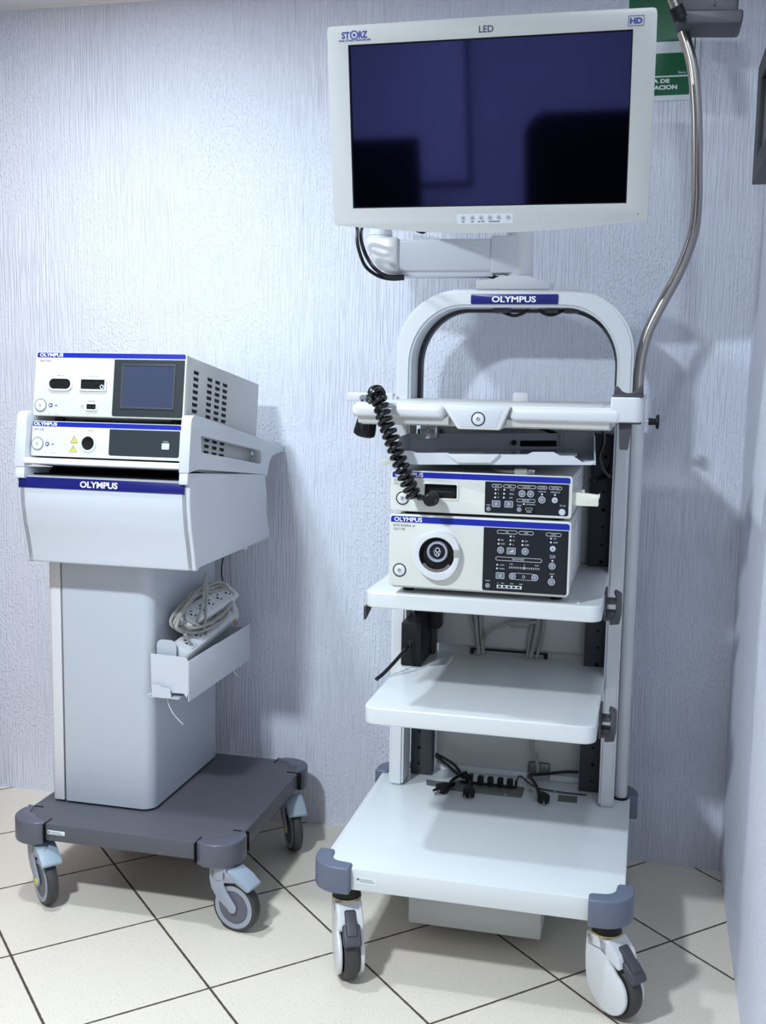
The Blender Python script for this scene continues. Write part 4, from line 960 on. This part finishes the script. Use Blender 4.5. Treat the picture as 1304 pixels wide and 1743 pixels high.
def h3(s): MB().box(.140, .144, -.0028, -.0018, .0172, .0212).box(.149, .153, -.0028, -.0018, .0172, .0212).build('contacts', M['panelg'], s)
socket(esu, rrect(.1315, .1602, .0102, .0282, .004), rrect(.1343, .1574, .0135, .0250, .0015), h3)
def round_btn(t, x, z):
    b = MB().lathe([(.0128, 0), (.0128, .0015), (.0110, .0025), (0, .0022)], (x, -.001, z), (0, -1, 0), 32).build('power_button', M['white'], t)
    MB().prism(circ(x, z, .0152, 36), 'y', -.0018, -.0005, [circ(x, z, .0131, 36)]).prism(circ(x, z, .0030, 16), 'y', -.0040, -.0032, [circ(x, z, .0022, 16)]).build('button_ring', M['print'], b)
round_btn(esu, .0182, .0198)
def side_marks(t, x, z):
    MB().dot(x, z, .0050, -.001).build('round_mark', M['inkblue'], t)
    g = MB().prism([(x - .002, z - .003), (x + .0035, z), (x - .002, z + .0028)], 'y', -.0022, -.001)
    g.build('mark_symbol', M['letter'], t)
    MB().prism(circ(x + .0125, z, .0018, 12), 'y', -.0016, -.001).prism(circ(x + .0155, z, .0018, 12), 'y', -.0016, -.001).build('safety_mark', M['print'], t)
    s = MB().box(x - .006, x + .037, -.0014, -.0006, z - .0225, z - .0155).build('label_sticker', M['letter'], t)
    MB().pill(x - .005, x - .0005, z - .0215, z - .0165, -.0014, .0008, .0005).box(x + .002, x + .0200, -.0018, -.0012, z - .0180, z - .0172).box(x + .002, x + .0250, -.0018, -.0012, z - .0208, z - .0200).build('sticker_print', M['print'], s)
side_marks(esu, .0433, .0204)
g = MB()
for c_, y in enumerate((.045, .125, .173, .220)):
    for r_ in range(8):
        z = .112 - r_ * .0145 - (.004 if c_ else 0); g.prism([(y, z), (y + .028, z), (y + .026, z - .0075), (y + .003, z - .0075)], 'x', .3675, .3690)
g.build('side_vents', M['gap'], esu)
g = MB()
for x in (.04, .33):
    for y in (.05, .42): g.cyl((x, y, -.0155), (x, y, -.001), .012)
g.build('feet', M['black'], esu)

apu = thing('argon_plasma_unit', 'slim lower unit of the left cart with two yellow warning triangles', 'argon unit', ORG, rot=TILT, local=True)
unit_case(apu, -.0955, -.0155, .440)
st = MB().prism(rrect(.0010, .3660, -.0275, -.0170, (0, 0, .004, .004)), 'y', -.0016, 0).build('name_stripe', M['blue'], apu)
olympus(st, .0335, -.0222, .0590, .0078, -.0016)
MB().text('APU-300', .0175, -.0350, .0255, .0045, -.001, .01).text('ARGON', .1460, -.0345, .0150, .0026, -.001).build('model_print', M['print'], apu)
pl = MB().prism(rrect(.1940, .3640, -.0890, -.0300, (.005, .005, 0, 0)), 'y', -.0016, 0).build('dark_panel', M['panelg'], apu)
b = MB().prism(rrect(.3222, .3405, -.0716, -.0575, .002), 'y', -.0030, -.0014, b=.0006).build('purge_button', M['btnl'], pl)
MB().pill(.3242, .3385, -.0700, -.0592, -.0030, .0007, .001).text('PURGE', .3313, -.0540, .0120, .0022, -.0016).build('button_mark', M['mark'], b)
sk = MB().lathe([(.0155, 0), (.0195, .0), (.0195, .002), (.0175, .0045), (.0155, .0045)], (.1432, -.001, -.0635), (0, -1, 0), 36, ring=True).build('gas_socket', M['white'], apu)
MB().lathe([(.0158, 0), (.0158, .002), (.012, .001), (0, .001)], (.1432, -.001, -.0635), (0, -1, 0), 32).build('socket_recess', M['gap'], sk)
round_btn(apu, .0155, -.0680)
side_marks(apu, .0400, -.0680)
for x, z in ((.1075, -.0555), (.1063, -.0765)):
    w_ = MB().prism([(x - .0092, z - .0075), (x + .0092, z - .0075), (x, z + .0080)], 'y', -.0016, -.0005).build('warning_triangle', M['yellow'], apu)
    MB().prism([(x - .0092, z - .0075), (x + .0092, z - .0075), (x, z + .0080)], 'y', -.0020, -.0012, [[(x - .0076, z - .0066), (x + .0076, z - .0066), (x, z + .0062)]]).box(x - .0006, x + .0006, -.0020, -.0012, z - .0025, z + .0025).box(x - .0006, x + .0006, -.0020, -.0012, z - .0052, z - .0038).build('warning_mark', M['print'], w_)
g = MB()
for c_, y in enumerate((.045, .125, .173, .220)):
    for r_ in range(3):
        z = -.0330 - r_ * .0145; g.prism([(y, z), (y + .028, z), (y + .026, z - .0075), (y + .003, z - .0075)], 'x', .3675, .3690)
g.build('side_vents', M['gap'], apu)
g = MB()
for x in (.04, .33):
    for y in (.05, .36): g.cyl((x, y, -.1008), (x, y, -.094), .012)
g.build('feet', M['black'], apu)

# ------------------------------------------------------------------ side basket on the column
bs = MB()
bx0, bx1, by0, by1, bz0, bz1 = -.8300, -.7350, -.512, -.105, .4970, .5925
bs.box(bx1 - .0012, bx1 + .0012, by0, by1, bz0 - .004, bz1, .0005)
bs.prism([(bx0, .518), (bx0 - .001, .604), (bx1 - .012, .6015), (bx1 - .003, .598), (bx1, .590), (bx1, .517), (bx1 - .004, .503), (bx1 - .012, .5125), (bx1 - .05, .512)], 'y', by0 - .0012, by0 + .0012)
bs.prism([(bx0 + .006, .502), (bx0 + .006, .532), (bx0 + .028, .531), (bx0 + .030, .526), (bx0 + .052, .525), (bx0 + .056, .502), (bx0 + .035, .500)], 'y', by0 - .011, by0 - .0085)
bs.box(bx0, bx1 - .02, by0 - .010, by1, bz0 + .003, bz0 + .0055)
bs.box(bx0 - .004, bx0 + .006, by0 - .013, by0 + .02, .505, .5075)
bs.box(bx0, bx1, by1 - .0012, by1 + .0012, bz0, bz1 - .01)
bs.box(bx0 + .0, bx0 + .002, by0, by1, bz0, bz1 + .01)
bs.build('side_basket', M['hood'], lc)
# power strips lying in it
def power_strip(loc, yawd, pitd, rolld, length, label):
    t = thing('power_strip', label, 'power strip', loc, rot=(R(rolld), 0, 0), local=True)
    t.rotation_euler = (Matrix.Rotation(R(yawd), 3, 'Z') @ Matrix.Rotation(R(pitd), 3, 'X') @ Matrix.Rotation(R(rolld), 3, 'Y')).to_euler()
    MB().prism(rrect(-.026, .026, -length / 2, length / 2, .010), 'z', 0, .036, b=.004).build('strip_body', M['strip'], t)
    for k in range(5):
        y = -length / 2 + .045 + k * (length - .09) / 4
        s = MB().prism(rrect(-.020, .020, y - .019, y + .019, .004), 'z', .036, .0385, b=.0008).build('outlet', M['hood'], t)
        MB().box(-.009, -.0065, y - .006, y + .006, .0384, .0392).box(.0065, .009, y - .006, y + .006, .0384, .0392).cyl((0, y - .011, .038), (0, y - .011, .0393), .0035, seg=14).build('slots', M['gap'], s)
    return t
power_strip((-.792, -.305, .592), 3, 3, 28, .36, 'white power strip lying low in the side basket under the wound cord')
power_strip((-.800, -.275, .655), -2, 4, 40, .30, 'white power strip leaning on the column above the other strip')
MB().prism(rrect(-.822, -.772, .565, .636, (.001, .001, .016, .014), 8), 'y', -.4985, -.4955).build('inner_flap', M['column'], lc)
# wound cord round the strips
pts = []
rnd = random.Random(3)
for k in range(6):
    for a in range(0, 360, 30):
        an = R(a); ra = .165 - .012 * (k % 3) + rnd.uniform(-.006, .006); rb = .036 + .008 * (k % 2) + rnd.uniform(-.004, .006)
        y = -.315 + .006 * k + ra * math.cos(an); z = .672 + .004 * (k % 3) + rb * math.sin(an) - .10 * (y + .31) * -.45
        x = -.776 + .010 * math.sin(an + k) + .012 * math.cos(an * 2 + k) - .014 * (math.sin(an) > 0)
        pts.append((x, y, z))
ec = thing('extension_cord', 'grey cord wound in loops over the power strips in the basket', 'cord', (-.78, -.31, .64))
MB().tube(pts, .0040, 8, 4).tube([(-.765, -.40, .650), (-.758, -.37, .700), (-.770, -.33, .752), (-.778, -.30, .760), (-.775, -.305, .72), (-.762, -.345, .665), (-.755, -.37, .635)], .0038, 8, 8).tube([(-.762, -.47, .645), (-.756, -.44, .610), (-.757, -.40, .601), (-.760, -.35, .615), (-.764, -.30, .640)], .0038, 8, 8).build('cord', M['gcord'], ec)
g = thing('hanging_cord', 'thin grey wire hanging from under the hood to the column', 'cord', (-.81, -.10, .78))
MB().tube([(-.806, -.095, .834), (-.812, -.095, .79), (-.820, -.095, .74), (-.817, -.095, .70), (-.814, -.095, .672), (-.822, -.098, .655), (-.832, -.10, .648)], .0024, 8, 8).build('cord', M['rail'], g)
g = thing('hanging_cord', 'grey cord hanging from under the hood with a plug by the basket', 'cord', (-.79, -.09, .78))
MB().tube([(-.795, -.085, .834), (-.797, -.085, .78), (-.797, -.085, .72), (-.794, -.085, .66), (-.790, -.085, .640)], .0032, 8, 8).build('cord', M['gcord'], g)
MB().lathe([(.004, 0), (.008, .010), (.012, .026), (.012, .046), (.009, .050), (0, .050)], (-.791, -.085, .645), (.12, 0, -1), 18).build('plug', M['strip'], g)
MB().cyl((-.785, -.092, .597), (-.783, -.092, .580), .0022, seg=10).cyl((-.785, -.078, .597), (-.783, -.078, .580), .0022, seg=10).build('prongs', M['brass'], g)
lead('cable_tie', 'white cable tie tail hanging below the near end of the basket', 'cable tie', [(-.795, -.50, .499), (-.793, -.503, .488), (-.788, -.505, .476), (-.775, -.506, .456), (-.752, -.506, .434)], .0011, 'tie', sm=5, seg=6)
lead('cable_tie', 'short white cable tie tail at the far end of the basket', 'cable tie', [(-.760, -.20, .499), (-.750, -.20, .490), (-.738, -.20, .478), (-.728, -.20, .468)], .0011, 'tie', sm=5, seg=6)

# ================================================================== WALL ITEMS
sg = thing('wall_sign', 'green and white safety sign on the wall half hidden by the screen', 'sign', (.285, 0, 2.05))
MB().box(.196, .375, -.004, -.0005, 1.9455, 2.255, .0008).build('sign_board', M['signw'], sg)
g = MB().box(.203, .354, -.0047, -.0035, 1.958, 2.000).box(.203, .354, -.0047, -.0035, 2.004, 2.056).box(.203, .354, -.0047, -.0035, 2.083, 2.245).box(.361, .3635, -.0047, -.0035, 1.958, 2.245)
g.build('green_panel', M['green'], sg)
MB().text('RUTA DE', .2710, 1.9915, .072, .0095, -.0047, .035).text('EVACUACION', .2715, 1.9765, .108, .0105, -.0047, .035).text('Secu', .3350, 2.0105, .018, .0055, -.0047).build('lettering', M['letter'], sg)
# wall-mounted dark frame at the right
pf = thing('picture_frame', 'black framed panel on the right wall at the photo edge', 'frame', (.505, -.72, 1.78))
MB().prism([(-.455, 1.668), (-1.02, 1.668), (-1.02, 1.897), (-.455, 1.897)], 'x', .478, .518, [[(-.545, 1.712), (-.96, 1.712), (-.96, 1.853), (-.545, 1.853)]], b=.002).build('frame', M['black'], pf)
MB().box(.486, .512, -.98, -.53, 1.70, 1.865).build('panel', M['darkgrey'], pf)
MB().box(.512, .530, -.90, -.58, 1.72, 1.84).build('wall_mount', M['darkgrey'], pf)

# ================================================================== BEHIND THE CAMERA (seen reflected in the screen)
wb = thing('whiteboard', 'framed board on the rear wall, reflected in the dark screen', 'board', (-1.6, YB, 1.4))
MB().box(-2.15, -.93, YB + .002, YB + .02, .80, 1.95, .002).build('board', M['wallo2'], wb)
MB().prism([(-2.17, .78), (-.91, .78), (-.91, 1.97), (-2.17, 1.97)], 'y', YB + .002, YB + .03, [[(-2.14, .81), (-.94, .81), (-.94, 1.94), (-2.14, 1.94)]]).build('frame', M['darkgrey'], wb)
oc = thing('office_chair', 'black high-backed office chair reflected in the dark screen', 'chair', (0.02, -4.5, 0))
MB().prism(rrect(-.47, .40, .55, 1.32, (.06, .06, .13, .13), 8), 'y', -4.78, -4.70, b=.02, seg=3).build('backrest', M['fabric'], oc)
MB().prism(rrect(-.25, .29, -4.70, -4.22, .08), 'z', .42, .52, b=.02, seg=3).build('seat', M['fabric'], oc)
MB().cyl((.02, -4.46, .08), (.02, -4.46, .43), .028).box(-.01, .05, -4.76, -4.6, .40, .62, .004).build('column', M['black'], oc)
for k in range(5):
    a = R(72 * k + 18); X = Matrix.Translation((.02, -4.46, 0)) @ Matrix.Rotation(a, 4, 'Z')
    l = MB().prism([(.02, .075), (.30, .055), (.30, .075), (.02, .11)], 'y', -.02, .02, b=.004, X=X).build('leg', M['black'], oc)
    MB().cyl((.28, -.02, .0275), (.28, .02, .0275), .0275, X=X).build('wheel', M['black'], l)
dk = thing('desk', 'small dark desk behind the camera, reflected low in the screen', 'desk', (-1.35, -4.3, 0))
MB().box(-1.9, -.80, -4.6, -4.0, .70, .73, .004).build('top', M['wood'], dk)
for x in (-1.86, -.88):
    for y in (-4.56, -4.08): MB().box(x, x + .04, y, y + .04, 0, .70, .002).build('leg', M['darkgrey'], dk)
cm = thing('computer_monitor', 'dark computer screen on the desk, reflected in the large screen', 'monitor', (-1.30, -4.35, .73))
MB().box(-1.62, -1.00, -4.38, -4.34, .86, 1.26, .006).build('display', M['darkscreen'], cm)
MB().box(-1.33, -1.27, -4.37, -4.34, .74, .90, .003).build('stand', M['black'], cm)
MB().box(-1.42, -1.18, -4.46, -4.26, .730, .742, .003).build('foot', M['black'], cm)

for o in bpy.data.objects:
    if '_tmp_local' in o: del o['_tmp_local']
